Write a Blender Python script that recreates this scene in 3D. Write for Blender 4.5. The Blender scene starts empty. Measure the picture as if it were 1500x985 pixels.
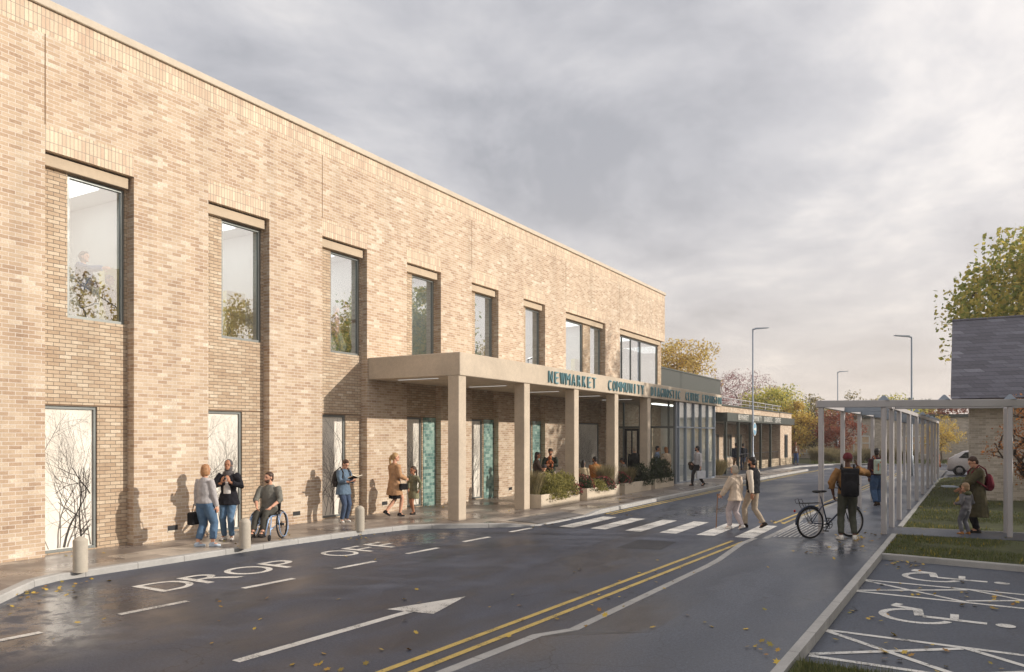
import bpy, math, random
import numpy as np
from mathutils import Vector, Matrix, noise as mnoise
V = Vector
R = math.radians
SC = bpy.context.scene
COL = SC.collection
random.seed(11)
RNG = np.random.default_rng(7)

def lin(r, g, b, k=1.0):
    f = lambda c: (c/12.92 if c <= .04045 else ((c+.055)/1.055)**2.4)
    return (f(r/255)*k, f(g/255)*k, f(b/255)*k, 1.0)

# ------------------------------------------------------------ mesh collector
class MB:
    def __init__(s): s.v = []; s.f = []
    def add(s, vs, fs):
        n = len(s.v); s.v += [tuple(p) for p in vs]; s.f += [tuple(i+n for i in f) for f in fs]; return s
    def box(s, x0, x1, y0, y1, z0, z1):
        return s.add([(x0,y0,z0),(x1,y0,z0),(x1,y1,z0),(x0,y1,z0),(x0,y0,z1),(x1,y0,z1),(x1,y1,z1),(x0,y1,z1)],
                     [(0,3,2,1),(4,5,6,7),(0,1,5,4),(1,2,6,5),(2,3,7,6),(3,0,4,7)])
    def cbox(s, x0, x1, y0, y1, z0, z1, c=.01):
        # box with chamfered edges
        vs=[]
        xs=(x0,x1);ys=(y0,y1);zs=(z0,z1)
        idx={}
        for i in (0,1):
            for j in (0,1):
                for k in (0,1):
                    X,Y,Z=xs[i],ys[j],zs[k]; sx=c if i==0 else -c; sy=c if j==0 else -c; sz=c if k==0 else -c
                    idx[i,j,k]=len(vs); vs += [(X,Y+sy,Z+sz),(X+sx,Y,Z+sz),(X+sx,Y+sy,Z)]
        fs=[]
        q=lambda a,b:idx[a]+b
        for i in (0,1):
            f=[q((i,0,0),0),q((i,1,0),0),q((i,1,1),0),q((i,0,1),0)]; fs.append(f if i else f[::-1])
            f=[q((0,i,0),1),q((0,i,1),1),q((1,i,1),1),q((1,i,0),1)]; fs.append(f if i else f[::-1])
            f=[q((0,0,i),2),q((1,0,i),2),q((1,1,i),2),q((0,1,i),2)]; fs.append(f if i else f[::-1])
        for j in (0,1):
            for k in (0,1):
                fs.append([q((0,j,k),1),q((1,j,k),1),q((1,j,k),2),q((0,j,k),2)])
                fs.append([q((j,0,k),0),q((j,1,k),0),q((j,1,k),2),q((j,0,k),2)])
                fs.append([q((j,k,0),0),q((j,k,1),0),q((j,k,1),1),q((j,k,0),1)])
        for i in (0,1):
            for j in (0,1):
                for k in (0,1): fs.append([idx[i,j,k],idx[i,j,k]+1,idx[i,j,k]+2])
        return s.add(vs, fs)
    def quad(s, a, b, c, d): return s.add([a,b,c,d],[(0,1,2,3)])
    def prism(s, poly, z0, z1):
        n=len(poly)
        return s.add([(p[0],p[1],z0) for p in poly]+[(p[0],p[1],z1) for p in poly],
              [tuple(range(n-1,-1,-1)),tuple(range(n,2*n))]+[(i,(i+1)%n,n+(i+1)%n,n+i) for i in range(n)])
    def tube(s, pts, rads, n=8, cap=True):
        pts=[V(p) for p in pts]
        if not hasattr(rads,'__len__'): rads=[rads]*len(pts)
        vs=[];fs=[]; side=None
        for i,p in enumerate(pts):
            t=(pts[min(i+1,len(pts)-1)]-pts[max(i-1,0)])
            if t.length<1e-9: t=V((0,0,1))
            t.normalize()
            if side is None:
                side=t.cross(V((0,0,1)));
                if side.length<1e-3: side=V((1,0,0))
            side=(side-t*side.dot(t)); side.normalize(); o=t.cross(side)
            for k in range(n):
                a=2*math.pi*k/n; vs.append(p+(side*math.cos(a)+o*math.sin(a))*rads[i])
        m=len(pts)
        for i in range(m-1):
            for k in range(n):
                a=i*n+k;b=i*n+(k+1)%n; fs.append((a,b,b+n,a+n))
        if cap: fs.append(tuple(range(n-1,-1,-1))); fs.append(tuple(range((m-1)*n,m*n)))
        return s.add(vs,fs)
    def etube(s, pts, rads, right=V((1,0,0)), n=14):
        # elliptical tube: rads = (side, depth) pairs
        pts=[V(p) for p in pts]; vs=[];fs=[]
        for i,p in enumerate(pts):
            t=(pts[min(i+1,len(pts)-1)]-pts[max(i-1,0)]).normalized()
            sd=(right-t*right.dot(t)).normalized(); o=t.cross(sd)
            for k in range(n):
                a=2*math.pi*k/n; vs.append(p+sd*math.cos(a)*rads[i][0]+o*math.sin(a)*rads[i][1])
        m=len(pts)
        for i in range(m-1):
            for k in range(n):
                a=i*n+k;b=i*n+(k+1)%n; fs.append((a,b,b+n,a+n))
        fs.append(tuple(range(n-1,-1,-1))); fs.append(tuple(range((m-1)*n,m*n)))
        return s.add(vs,fs)
    def ell(s, c, r, M=None, nu=14, nv=9):
        c=V(c); vs=[];fs=[]
        for j in range(1,nv):
            ph=math.pi*j/nv
            for i in range(nu):
                a=2*math.pi*i/nu; p=V((r[0]*math.sin(ph)*math.cos(a), r[1]*math.sin(ph)*math.sin(a), r[2]*math.cos(ph)))
                if M is not None: p=M@p
                vs.append(c+p)
        tp=V((0,0,r[2]));bt=V((0,0,-r[2]))
        if M is not None: tp=M@tp; bt=M@bt
        ti=len(vs); vs.append(c+tp); bi=len(vs); vs.append(c+bt)
        for j in range(nv-2):
            for i in range(nu):
                a=j*nu+i;b=j*nu+(i+1)%nu; fs.append((a,a+nu,b+nu,b))
        for i in range(nu):
            fs.append((ti,i,(i+1)%nu)); k=(nv-2)*nu; fs.append((bi,k+(i+1)%nu,k+i))
        return s.add(vs,fs)
    def lathe(s, c, prof, n=24):
        c=V(c); vs=[];fs=[]
        for (r,z) in prof:
            for k in range(n):
                a=2*math.pi*k/n; vs.append(c+V((r*math.cos(a),r*math.sin(a),z)))
        for i in range(len(prof)-1):
            for k in range(n):
                a=i*n+k;b=i*n+(k+1)%n; fs.append((a,b,b+n,a+n))
        fs.append(tuple(range(n-1,-1,-1))); fs.append(tuple(range((len(prof)-1)*n,len(prof)*n)))
        return s.add(vs,fs)
    def ring(s, c, axis, R0, r, n=32, m=8):
        c=V(c); ax=V(axis).normalized(); u=ax.cross(V((0,0,1)))
        if u.length<1e-3: u=V((1,0,0))
        u.normalize(); w=ax.cross(u); vs=[];fs=[]
        for i in range(n):
            a=2*math.pi*i/n; d=u*math.cos(a)+w*math.sin(a)
            for k in range(m):
                b=2*math.pi*k/m; vs.append(c+d*(R0+r*math.cos(b))+ax*(r*math.sin(b)))
        for i in range(n):
            for k in range(m):
                fs.append((i*m+k,((i+1)%n)*m+k,((i+1)%n)*m+(k+1)%m,i*m+(k+1)%m))
        return s.add(vs,fs)
    def xf(s, M):
        s.v=[tuple(M@V(p)) for p in s.v]; return s
    def merge(s, o): return s.add(o.v,o.f)
    def mesh(s, name):
        me=bpy.data.meshes.new(name); me.from_pydata(s.v,[],s.f); me.update(); return me
    def build(s, name, mat, parent=None, smooth=False, bevel=0):
        me=s.mesh(name)
        if mat: me.materials.append(mat)
        if smooth: me.polygons.foreach_set('use_smooth',[True]*len(me.polygons))
        o=bpy.data.objects.new(name,me); COL.objects.link(o)
        if parent is not None:
            o.parent=parent; o.matrix_parent_inverse=wm(parent).inverted()
        if bevel:
            b=o.modifiers.new('bevel','BEVEL'); b.width=bevel; b.segments=2; b.limit_method='ANGLE'
        return o
def wm(o):
    M=Matrix.Translation(o.location)@o.rotation_euler.to_matrix().to_4x4()
    return (wm(o.parent)@o.matrix_parent_inverse@M) if o.parent else M
def tag(o,label=None,cat=None,group=None,kind=None):
    if label: o['label']=label
    if cat: o['category']=cat
    if group: o['group']=group
    if kind: o['kind']=kind
    return o
def thing(name,label,cat,loc=(0,0,0),rz=0,group=None):
    o=bpy.data.objects.new(name,None); COL.objects.link(o); o.location=loc; o.rotation_euler=(0,0,rz)
    o.empty_display_size=.2
    return tag(o,label,cat,group)
def copy_tree(o,parent=None):
    c=o.copy(); COL.objects.link(c)
    if parent is not None: c.parent=parent
    for ch in list(o.children): copy_tree(ch,c)
    return c
def npmesh(name, verts, faces, mat, parent=None, smooth=False):
    me=bpy.data.meshes.new(name); nv=len(verts); nf,k=faces.shape
    me.vertices.add(nv); me.vertices.foreach_set('co',np.ascontiguousarray(verts,dtype=np.float32).ravel())
    me.loops.add(nf*k); me.loops.foreach_set('vertex_index',np.ascontiguousarray(faces,dtype=np.int32).ravel())
    me.polygons.add(nf); me.polygons.foreach_set('loop_start',np.arange(0,nf*k,k,dtype=np.int32))
    me.update(calc_edges=True); me.validate()
    if mat: me.materials.append(mat)
    o=bpy.data.objects.new(name,me); COL.objects.link(o)
    if parent is not None:
        o.parent=parent; o.matrix_parent_inverse=wm(parent).inverted()
    return o

# ------------------------------------------------------------ materials
class N:
    def __init__(s,name):
        s.m=bpy.data.materials.new(name); s.m.use_nodes=True; s.t=s.m.node_tree; s.t.nodes.clear()
        s.out=s.n('ShaderNodeOutputMaterial')
    def n(s,t,**kw):
        x=s.t.nodes.new(t)
        for k,v in kw.items():
            if k.startswith('_'): setattr(x,k[1:],v)
            else:
                key=k.replace('__',' ')
                if isinstance(v,tuple) and len(v)==2 and hasattr(v[0],'outputs'): s.t.links.new(v[0].outputs[v[1]],x.inputs[key])
                elif hasattr(v,'outputs'): s.t.links.new(v.outputs[0],x.inputs[key])
                else: x.inputs[key].default_value=v
        return x
    def l(s,a,ao,b,bi): s.t.links.new(a.outputs[ao],b.inputs[bi])
    def math(s,op,a,b=None,clamp=False):
        x=s.n('ShaderNodeMath',_operation=op,_use_clamp=clamp)
        for i,v in enumerate((a,b)):
            if v is None: continue
            if isinstance(v,tuple): s.t.links.new(v[0].outputs[v[1]],x.inputs[i])
            elif hasattr(v,'outputs'): s.t.links.new(v.outputs[0],x.inputs[i])
            else: x.inputs[i].default_value=v
        return x
    def ramp(s,fac,stops,interp='LINEAR'):
        x=s.n('ShaderNodeValToRGB'); r=x.color_ramp; r.interpolation=interp
        while len(r.elements)<len(stops): r.elements.new(.5)
        for e,(p,c) in zip(r.elements,stops):
            e.position=p; e.color=c if hasattr(c,'__len__') else (c,c,c,1)
        if isinstance(fac,tuple): s.t.links.new(fac[0].outputs[fac[1]],x.inputs[0])
        else: s.t.links.new(fac.outputs[0],x.inputs[0])
        return x
    def mix(s,fac,a,b,mode='MIX'):
        x=s.n('ShaderNodeMix',_data_type='RGBA',_blend_type=mode)
        for i,v in ((0,fac),(6,a),(7,b)):
            if isinstance(v,tuple) and len(v)==2 and hasattr(v[0],'outputs'): s.t.links.new(v[0].outputs[v[1]],x.inputs[i])
            elif hasattr(v,'outputs'): s.t.links.new(v.outputs[0],x.inputs[i])
            else: x.inputs[i].default_value=v
        return (x,2)
    def tex(s,scale,detail=4,rough=.55,vec=None,kind='ShaderNodeTexNoise'):
        x=s.n(kind); x.inputs['Scale'].default_value=scale
        if 'Detail' in x.inputs: x.inputs['Detail'].default_value=detail
        if 'Roughness' in x.inputs: x.inputs['Roughness'].default_value=rough
        if vec is None:
            if not hasattr(s,'co'): s.co=s.n('ShaderNodeTexCoord')
            s.l(s.co,'Object',x,'Vector')
        elif isinstance(vec,tuple): s.t.links.new(vec[0].outputs[vec[1]],x.inputs['Vector'])
        else: s.t.links.new(vec.outputs[0],x.inputs['Vector'])
        return x
    def bsdf(s,col,rough=.6,metal=0,normal=None,spec=.5,**kw):
        b=s.n('ShaderNodeBsdfPrincipled'); 
        for nm,v in (('Base Color',col),('Roughness',rough),('Metallic',metal),('Specular IOR Level',spec)):
            if isinstance(v,tuple) and len(v)==2 and hasattr(v[0],'outputs'): s.t.links.new(v[0].outputs[v[1]],b.inputs[nm])
            elif hasattr(v,'outputs'): s.t.links.new(v.outputs[0],b.inputs[nm])
            else: b.inputs[nm].default_value=v
        if normal is not None: s.t.links.new(normal.outputs[0],b.inputs['Normal'])
        s.l(b,0,s.out,0); return b
    def bump(s,h,strength=.3,dist=.01,normal=None):
        x=s.n('ShaderNodeBump'); x.inputs['Strength'].default_value=strength; x.inputs['Distance'].default_value=dist
        if isinstance(h,tuple): s.t.links.new(h[0].outputs[h[1]],x.inputs['Height'])
        else: s.t.links.new(h.outputs[0],x.inputs['Height'])
        if normal is not None: s.t.links.new(normal.outputs[0],x.inputs['Normal'])
        return x

def mat(name,col,rough=.6,var=.15,scale=3.,bump=.15,bscale=60.,metal=0,spec=.4,bdist=.004):
    k=N(name); a=k.tex(scale,5); b=k.tex(bscale,3)
    r=k.ramp((a,'Fac'),[(.3,1-var),(.7,1+var)])
    f=k.ramp((b,'Fac'),[(.3,1-var*.5),(.7,1+var*.5)])
    c=k.mix(1.0,col,(r,0),'MULTIPLY'); c=k.mix(1.0,c,(f,0),'MULTIPLY')
    rr=k.ramp((a,'Fac'),[(.3,max(.05,rough-.08)),(.7,min(1,rough+.08))])
    k.bsdf(c,(rr,0),metal,k.bump((b,'Fac'),bump,bdist) if bump else None,spec)
    return k.m

def uvec(k):
    # (x+y, z) coordinates for vertical walls
    if not hasattr(k,'co'): k.co=k.n('ShaderNodeTexCoord')
    s=k.n('ShaderNodeSeparateXYZ'); k.l(k.co,'Object',s,0)
    u=k.math('ADD',(s,0),(s,1)); c=k.n('ShaderNodeCombineXYZ'); k.l(u,0,c,0); k.l(s,2,c,1); return c

def brick(name,stops,mortar,bw=.225,rh=.075,ms=.005,offset=.5,bump=.5,wear=.12,depth=.006):
    k=N(name); c=uvec(k); 
    w=k.tex(7,2); wob=k.n('ShaderNodeMapRange'); k.l(w,'Fac',wob,0); wob.inputs[3].default_value=-.0035; wob.inputs[4].default_value=.0035
    cv=k.n('ShaderNodeVectorMath',_operation='ADD'); k.l(c,0,cv,0); k.l(wob,0,cv,1)
    b=k.n('ShaderNodeTexBrick',_offset=offset,_offset_frequency=2,_squash=1.0)
    k.l(cv,0,b,'Vector')
    for nm,v in (('Color1',(0,0,0,1)),('Color2',(1,1,1,1)),('Mortar',(.5,.5,.5,1)),('Scale',1.0),('Mortar Size',ms),('Mortar Smooth',.25),('Bias',0.0),('Brick Width',bw),('Row Height',rh)):
        b.inputs[nm].default_value=v
    # blotches inside a brick and large soft drift between areas
    n1=k.tex(28,4,.6); n2=k.tex(.9,3)
    v=k.math('ADD',k.math('ADD',k.math('MULTIPLY',(b,'Color'),.66),.17),k.math('MULTIPLY',k.math('SUBTRACT',(n1,'Fac'),.5),.6))
    v=k.math('ADD',v,k.math('MULTIPLY',k.math('SUBTRACT',(n2,'Fac'),.5),.5),True)
    r=k.ramp(v,stops)
    st=k.tex(160,2); sr=k.ramp((st,'Fac'),[(.3,1-wear),(.7,1+wear)])
    col=k.mix(1.0,(r,0),(sr,0),'MULTIPLY')
    col=k.mix((b,'Fac'),col,mortar)
    mp=k.n('ShaderNodeMapping'); k.l(c,0,mp,0); mp.inputs['Scale'].default_value=(1.6,.13,1); sk=k.tex(1.,5,.65,mp); skr=k.ramp((sk,'Fac'),[(.34,.90),(.56,1.03)]); col=k.mix(1.0,col,(skr,0),'MULTIPLY')
    h=k.math('SUBTRACT',k.math('MULTIPLY',(n1,'Fac'),.35),(b,'Fac'))
    k.bsdf(col,.85,0,k.bump(h,bump,depth),.25)
    return k.m

def leafmat(name,cols,trans=.48,rough=.6):
    k=N(name); g=k.n('ShaderNodeNewGeometry')
    n=len(cols); r=k.ramp((g,'Random Per Island'),[(i/max(1,n-1),c) for i,c in enumerate(cols)])
    d=k.n('ShaderNodeBsdfPrincipled'); k.l(r,0,d,'Base Color'); d.inputs['Roughness'].default_value=rough; d.inputs['Specular IOR Level'].default_value=.25
    t=k.n('ShaderNodeBsdfTranslucent'); k.l(r,0,t,0)
    m=k.n('ShaderNodeMixShader'); m.inputs[0].default_value=trans; k.l(d,0,m,1); k.l(t,0,m,2); k.l(m,0,k.out,0)
    return k.m

def glass(name,tint=(.9,.95,.95,1),lo=.25,hi=1.0,rough=.0):
    k=N(name); lw=k.n('ShaderNodeLayerWeight'); lw.inputs[0].default_value=.35
    f=k.n('ShaderNodeMapRange'); k.l(lw,'Facing',f,0); f.inputs[3].default_value=lo; f.inputs[4].default_value=hi
    g=k.n('ShaderNodeBsdfGlossy'); g.inputs['Roughness'].default_value=rough; g.inputs[0].default_value=(.96,.97,.98,1)
    wv=k.tex(.8,2); bp=k.bump((wv,'Fac'),.02,.02); k.l(bp,0,g,'Normal')
    t=k.n('ShaderNodeBsdfTransparent'); t.inputs[0].default_value=tint
    m=k.n('ShaderNodeMixShader'); k.l(f,0,m,0); k.l(t,0,m,1); k.l(g,0,m,2); k.l(m,0,k.out,0)
    return k.m

def emit(name,col,s):
    k=N(name); e=k.n('ShaderNodeEmission'); e.inputs[0].default_value=col; e.inputs[1].default_value=s; k.l(e,0,k.out,0); return k.m

M={}
BR=[(0,lin(156,131,109)),(.25,lin(180,155,131)),(.5,lin(192,170,145)),(.75,lin(202,183,160)),(.9,lin(220,207,187)),(1,lin(232,222,204))]
M['brick']=brick('buff_brick',BR,lin(214,204,192),ms=.0065)
M['brick2']=brick('recessed_buff_brick',[(0,lin(168,144,120)),(.4,lin(188,166,141)),(.75,lin(200,182,158)),(1,lin(220,206,186))],lin(126,116,106),ms=.006,bump=.8,depth=.012)
M['soldier']=brick('soldier_brick',[(0,lin(196,170,148)),(.5,lin(212,192,168)),(1,lin(232,216,190))],lin(158,146,134),bw=.075,rh=.23,ms=.006,offset=0)
M['brick3']=brick('grey_buff_brick',[(0,lin(156,145,130)),(.4,lin(184,174,158)),(.8,lin(202,192,178)),(1,lin(220,212,200))],lin(204,198,190),bump=.5)
M['tile']=brick('teal_glazed_tile',[(0,lin(66,98,96)),(.4,lin(104,138,132)),(.7,lin(142,170,160)),(1,lin(182,204,194))],lin(150,165,158),bw=.16,rh=.105,ms=.006,offset=.5,bump=.3)
M['tile'].node_tree.nodes['Principled BSDF'].inputs['Roughness'].default_value=.18
M['tile'].node_tree.nodes['Principled BSDF'].inputs['Specular IOR Level'].default_value=.5
M['stone_base']=brick('rough_stone',[(0,lin(130,116,98)),(.5,lin(170,154,130)),(1,lin(205,190,165))],lin(120,108,95),bw=.35,rh=.16,ms=.012,bump=.9,depth=.02)
def concrete(name,col,var=.12,joint=0):
    k=N(name); a=k.tex(1.1,6,.6); b=k.tex(9,6,.7); c=k.tex(120,2)
    r=k.ramp((a,'Fac'),[(.3,1-var),(.7,1+var)]); q=k.ramp((b,'Fac'),[(.3,1-var*.7),(.7,1+var*.6)]); s=k.ramp((c,'Fac'),[(.35,.9),(.65,1.06)])
    x=k.mix(1.0,col,(r,0),'MULTIPLY'); x=k.mix(1.0,x,(q,0),'MULTIPLY'); x=k.mix(1.0,x,(s,0),'MULTIPLY')
    if joint:
        sp=k.n('ShaderNodeSeparateXYZ'); k.l(k.co,'Object',sp,0); fr=k.math('FRACT',k.math('DIVIDE',(sp,1),joint)); x=k.mix(k.math('MULTIPLY',k.math('LESS_THAN',fr,.016),.6),x,(.08,.075,.07,1))
    k.bsdf(x,.8,0,k.bump((b,'Fac'),.15,.01),.3); return k.m
M['conc']=concrete('cast_concrete',lin(196,182,163))
M['coping']=concrete('coping_stone',lin(202,190,172),.07)
M['lintel']=concrete('cast_lintel',lin(194,177,154),.08)
M['planter']=concrete('planter_concrete',lin(205,192,172),.1)
M['bollard']=concrete('bollard_concrete',lin(184,176,162),.1)
M['kerb']=concrete('kerb_concrete',lin(174,173,170),.12,.915)
M['frame']=mat('grey_window_frame',lin(118,122,120),.4,.05,bump=0,metal=.2)
M['fascia']=mat('dark_green_fascia',lin(70,76,71),.45,.08,bump=0)
M['joint']=mat('joint_sealant',lin(120,96,74),.9,.05,bump=0)
M['dark']=mat('dark_metal',lin(38,38,40),.5,.1,bump=0)
M['steel']=mat('galvanised_steel',lin(186,183,184),.45,.06,2,.04,metal=.25)
M['steelb']=mat('blue_grey_steel',lin(150,160,172),.4,.06,2,.0,metal=.2)
M['white']=mat('white_paint_surface',lin(225,223,218),.5,.04,bump=0)
M['glass']=glass('window_glass',lo=.34,hi=.95)
M['glass2']=glass('lobby_glass',(.95,.98,.97,1),.12,.42)
M['vinyl']=N('frosted_vinyl').m
_k=N('frosted_window_film'); _a=_k.tex(1.4,3); _r=_k.ramp((_a,'Fac'),[(.35,lin(226,220,208)),(.65,lin(244,240,230))]); _k.bsdf((_r,0),.22,0,None,.5); M['vinyl']=_k.m
M['branchprint']=mat('grey_branch_print',lin(122,116,110),.3,.3,2,0)
M['branchprint_dark']=mat('dark_branch_print',lin(48,42,38),.3,.2,2,0)
M['roomwall']=mat('room_paint',lin(222,224,222),.8,.03,bump=0)
M['roomyellow']=mat('lit_interior_yellow',lin(246,236,170),.7,.03,bump=0)  # yellow of the lit interior, put into the colour
M['roomfloor']=mat('room_floor',lin(190,180,165),.5,.06,bump=0)
M['teal']=mat('teal_letter_paint',lin(104,146,156),.45,.05,bump=0)
M['signwhite']=mat('white_letter',lin(230,228,220),.5,.03,bump=0)
M['light']=emit('linear_lamp',(1,.95,.88,1),.45)
M['ceil_fill']=emit('ceiling_fill_glow',(.97,1,.98,1),2.3)  # glow of the ceiling panels added to brighten rooms and lobby

# road, paving
def asphalt(name,c0,c1,wet=.5,damp=()):
    k=N(name); co=k.n('ShaderNodeTexCoord'); k.co=co
    mp=k.n('ShaderNodeMapping'); k.l(co,'Object',mp,0); mp.inputs['Rotation'].default_value=(0,0,.35); mp.inputs['Scale'].default_value=(1,.38,1)
    big=k.tex(.55,6,.6,mp); mid=k.tex(2.2,5,.6,mp); fine=k.tex(85,3,.7); grit=k.n('ShaderNodeTexVoronoi'); grit.inputs['Scale'].default_value=150; k.l(co,'Object',grit,'Vector')
    a=k.math('ADD',k.math('MULTIPLY',(big,'Fac'),.65),k.math('MULTIPLY',(mid,'Fac'),.35))
    col=k.ramp(a,[(.36,c0),(.62,c1)])
    f=k.ramp((fine,'Fac'),[(.3,.6),(.7,1.42)]); c=k.mix(1.0,(col,0),(f,0),'MULTIPLY'); gr=k.tex(30,3,.7); g2=k.ramp((gr,'Fac'),[(.32,.76),(.68,1.25)]); c=k.mix(1.0,c,(g2,0),'MULTIPLY')
    # hairline cracks
    dv=k.tex(1.3,4); va=k.n('ShaderNodeVectorMath',_operation='ADD'); k.l(co,'Object',va,0)
    ds=k.n('ShaderNodeVectorMath',_operation='SCALE'); k.l(dv,'Color',ds,0); ds.inputs['Scale'].default_value=.9; k.l(ds,0,va,1)
    vo=k.n('ShaderNodeTexVoronoi',_feature='DISTANCE_TO_EDGE'); vo.inputs['Scale'].default_value=.75; k.l(va,0,vo,'Vector')
    cr=k.ramp((vo,'Distance'),[(.0,1),(.009,0)]); gate=k.tex(.35,2); gt=k.ramp((gate,'Fac'),[(.5,0),(.62,.75)])
    c=k.mix(k.math('MULTIPLY',(cr,0),(gt,0)),c,(.012,.012,.013,1))
    # damp film: smooth where wet
    w=k.ramp((big,'Fac'),[(.40,.14+.3*(1-wet)),(.60,.42+.3*(1-wet))])
    if damp:
        sp=k.n('ShaderNodeSeparateXYZ'); k.l(co,'Object',sp,0); tot=None
        for (cx,cy,rx,ry) in damp:
            dx=k.math('DIVIDE',k.math('SUBTRACT',(sp,0),cx),rx); dy=k.math('DIVIDE',k.math('SUBTRACT',(sp,1),cy),ry)
            g=k.math('EXPONENT',k.math('MULTIPLY',k.math('ADD',k.math('MULTIPLY',dx,dx),k.math('MULTIPLY',dy,dy)),-1.0))
            tot=g if tot is None else k.math('ADD',tot,g)
        nz=k.tex(3.2,5,.65); dm=k.math('MULTIPLY',tot,k.ramp((nz,'Fac'),[(.38,0),(.6,1)]),True)
        w=k.mix(dm,(w,0),(.07,.07,.07,1)); c=k.mix(k.math('MULTIPLY',dm,.35),c,(.03,.03,.035,1))
    else: w=(w,0)
    h=k.math('ADD',k.math('MULTIPLY',(grit,'Distance'),.5),(fine,'Fac'))
    bs=k.ramp((big,'Fac'),[(.42,.05),(.6,.3)])
    bp=k.bump(h,.2,.004); k.l(bs,0,bp,'Strength')
    k.bsdf(c,w,0,bp,.30); return k.m
M['road']=asphalt('damp_asphalt',lin(46,52,65),lin(80,85,98),.32,((-10.9,5.7,1.1,1.7),(-9.4,4.6,.9,1.2),(-10.6,13.6,.8,2.2),(-6.9,24,.9,3.5)))
M['path']=asphalt('path_asphalt',lin(54,60,72),lin(90,95,105),.5,((-2.3,16.6,.8,1.2),))
M['park']=asphalt('parking_asphalt',lin(60,66,79),lin(84,90,101),.1)
def paving(name):
    k=N(name); co=k.n('ShaderNodeTexCoord'); k.co=co
    mp=k.n('ShaderNodeMapping'); k.l(co,'Object',mp,0); mp.inputs['Rotation'].default_value=(0,0,R(90))
    b=k.n('ShaderNodeTexBrick',_offset=.5); k.l(mp,0,b,'Vector')
    for nm,v in (('Color1',(0,0,0,1)),('Color2',(1,1,1,1)),('Mortar',(.3,.3,.3,1)),('Scale',1.),('Mortar Size',.006),('Brick Width',1.2),('Row Height',.6),('Bias',-.1)): b.inputs[nm].default_value=v
    n=k.tex(6,5); n2=k.tex(.7,4); f=k.tex(150,2)
    r=k.ramp((b,'Color'),[(0,lin(120,110,104)),(.45,lin(142,132,124)),(.7,lin(158,148,138)),(1,lin(200,190,176))])
    q=k.ramp((n,'Fac'),[(.3,.86),(.7,1.12)]); c=k.mix(1.,(r,0),(q,0),'MULTIPLY')
    q=k.ramp((n2,'Fac'),[(.35,.78),(.65,1.12)]); c=k.mix(1.,c,(q,0),'MULTIPLY')
    c=k.mix(k.math('MULTIPLY',(b,'Fac'),.7),c,lin(80,74,70))
    w=k.ramp((n2,'Fac'),[(.38,.2),(.58,.5)])
    k.bsdf(c,(w,0),0,k.bump((f,'Fac'),.08,.003),.5); return k.m
M['paving']=paving('paving_slabs')
M['tactile']=mat('tactile_paving',lin(128,124,122),.6,.12,5)
def paint(name,col):
    k=N(name); a=k.tex(40,4,.7); b=k.tex(3,4)
    f=k.ramp(k.math('ADD',k.math('MULTIPLY',(a,'Fac'),.6),k.math('MULTIPLY',(b,'Fac'),.4)),[(.38,.05),(.47,1)])
    s=k.ramp((b,'Fac'),[(.3,.86),(.7,1.05)])
    c=k.mix(1.0,col,(s,0),'MULTIPLY'); c=k.mix((f,0),lin(80,78,76),c)
    k.bsdf(c,.5,0,None,.4); return k.m
M['mark']=paint('white_road_paint',lin(222,220,214))
M['yellow']=paint('yellow_road_paint',lin(206,178,98))
k=N('slate_roof'); c=uvec(k)
b=k.n('ShaderNodeTexBrick',_offset=.5); k.l(c,0,b,'Vector')
for nm,v in (('Color1',(0,0,0,1)),('Color2',(1,1,1,1)),('Mortar',(0,0,0,1)),('Scale',1.),('Mortar Size',.006),('Brick Width',.56),('Row Height',.15),('Mortar Smooth',.1)): b.inputs[nm].default_value=v
n=k.tex(14,4); r=k.ramp((b,'Color'),[(0,lin(84,83,92)),(.6,lin(97,96,107)),(.92,lin(107,107,117)),(1,lin(126,126,136))]); q=k.ramp((n,'Fac'),[(.3,.85),(.7,1.12)])
cc=k.mix(1.,(r,0),(q,0),'MULTIPLY'); cc=k.mix((b,'Fac'),cc,lin(36,36,42))
k.bsdf(cc,.55,0,k.bump(k.math('SUBTRACT',(n,'Fac'),(b,'Fac')),.5,.01),.4); M['slate']=k.m
k=N('ribbed_green_cladding'); c=uvec(k)
wv=k.n('ShaderNodeTexWave',_wave_type='BANDS',_bands_direction='X'); k.l(c,0,wv,'Vector'); wv.inputs['Scale'].default_value=1.6
r=k.ramp((wv,'Fac'),[(0,lin(52,57,54)),(1,lin(70,75,70))]); k.bsdf((r,0),.5,0,k.bump((wv,'Fac'),.5,.03),.4); M['clad']=k.m
M['soil']=mat('bare_soil_and_moss',lin(92,84,62),.95,.35,4,.5,30)
M['lawnbase']=mat('lawn_soil',lin(70,74,44),.95,.4,3,.5,40)
M['field']=mat('far_ground',lin(120,116,96),.95,.2,.3)
M['bark']=mat('bark',lin(74,62,52),.9,.25,6,.6,40)
M['barkpale']=mat('pale_bark',lin(112,98,82),.9,.25,6,.6,40)

# text as mesh data
FONT_CACHE={}
def textmesh(t,extrude=.0,off=0):
    cu=bpy.data.curves.new('txt','FONT'); cu.body=t; cu.extrude=extrude; cu.resolution_u=6; cu.size=1; cu.offset=off
    o=bpy.data.objects.new('txt',cu); COL.objects.link(o)
    dg=bpy.context.evaluated_depsgraph_get(); me=bpy.data.meshes.new_from_object(o.evaluated_get(dg))
    v=np.array([p.co[:] for p in me.vertices]); f=[tuple(p.vertices) for p in me.polygons]
    bpy.data.objects.remove(o); bpy.data.curves.remove(cu); bpy.data.meshes.remove(me)
    v[:,0]-=v[:,0].min(); v[:,1]-=v[:,1].min()
    return v,f
def place_text(t,fn,w,h,ex=0,bold=0):
    v,f=textmesh(t,.5 if ex else 0,bold)
    v[:,0]*=w/v[:,0].max(); v[:,1]*=h/v[:,1].max(); v[:,2]*=ex
    mb=MB(); mb.add([fn(*p) for p in v],f); return mb

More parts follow.
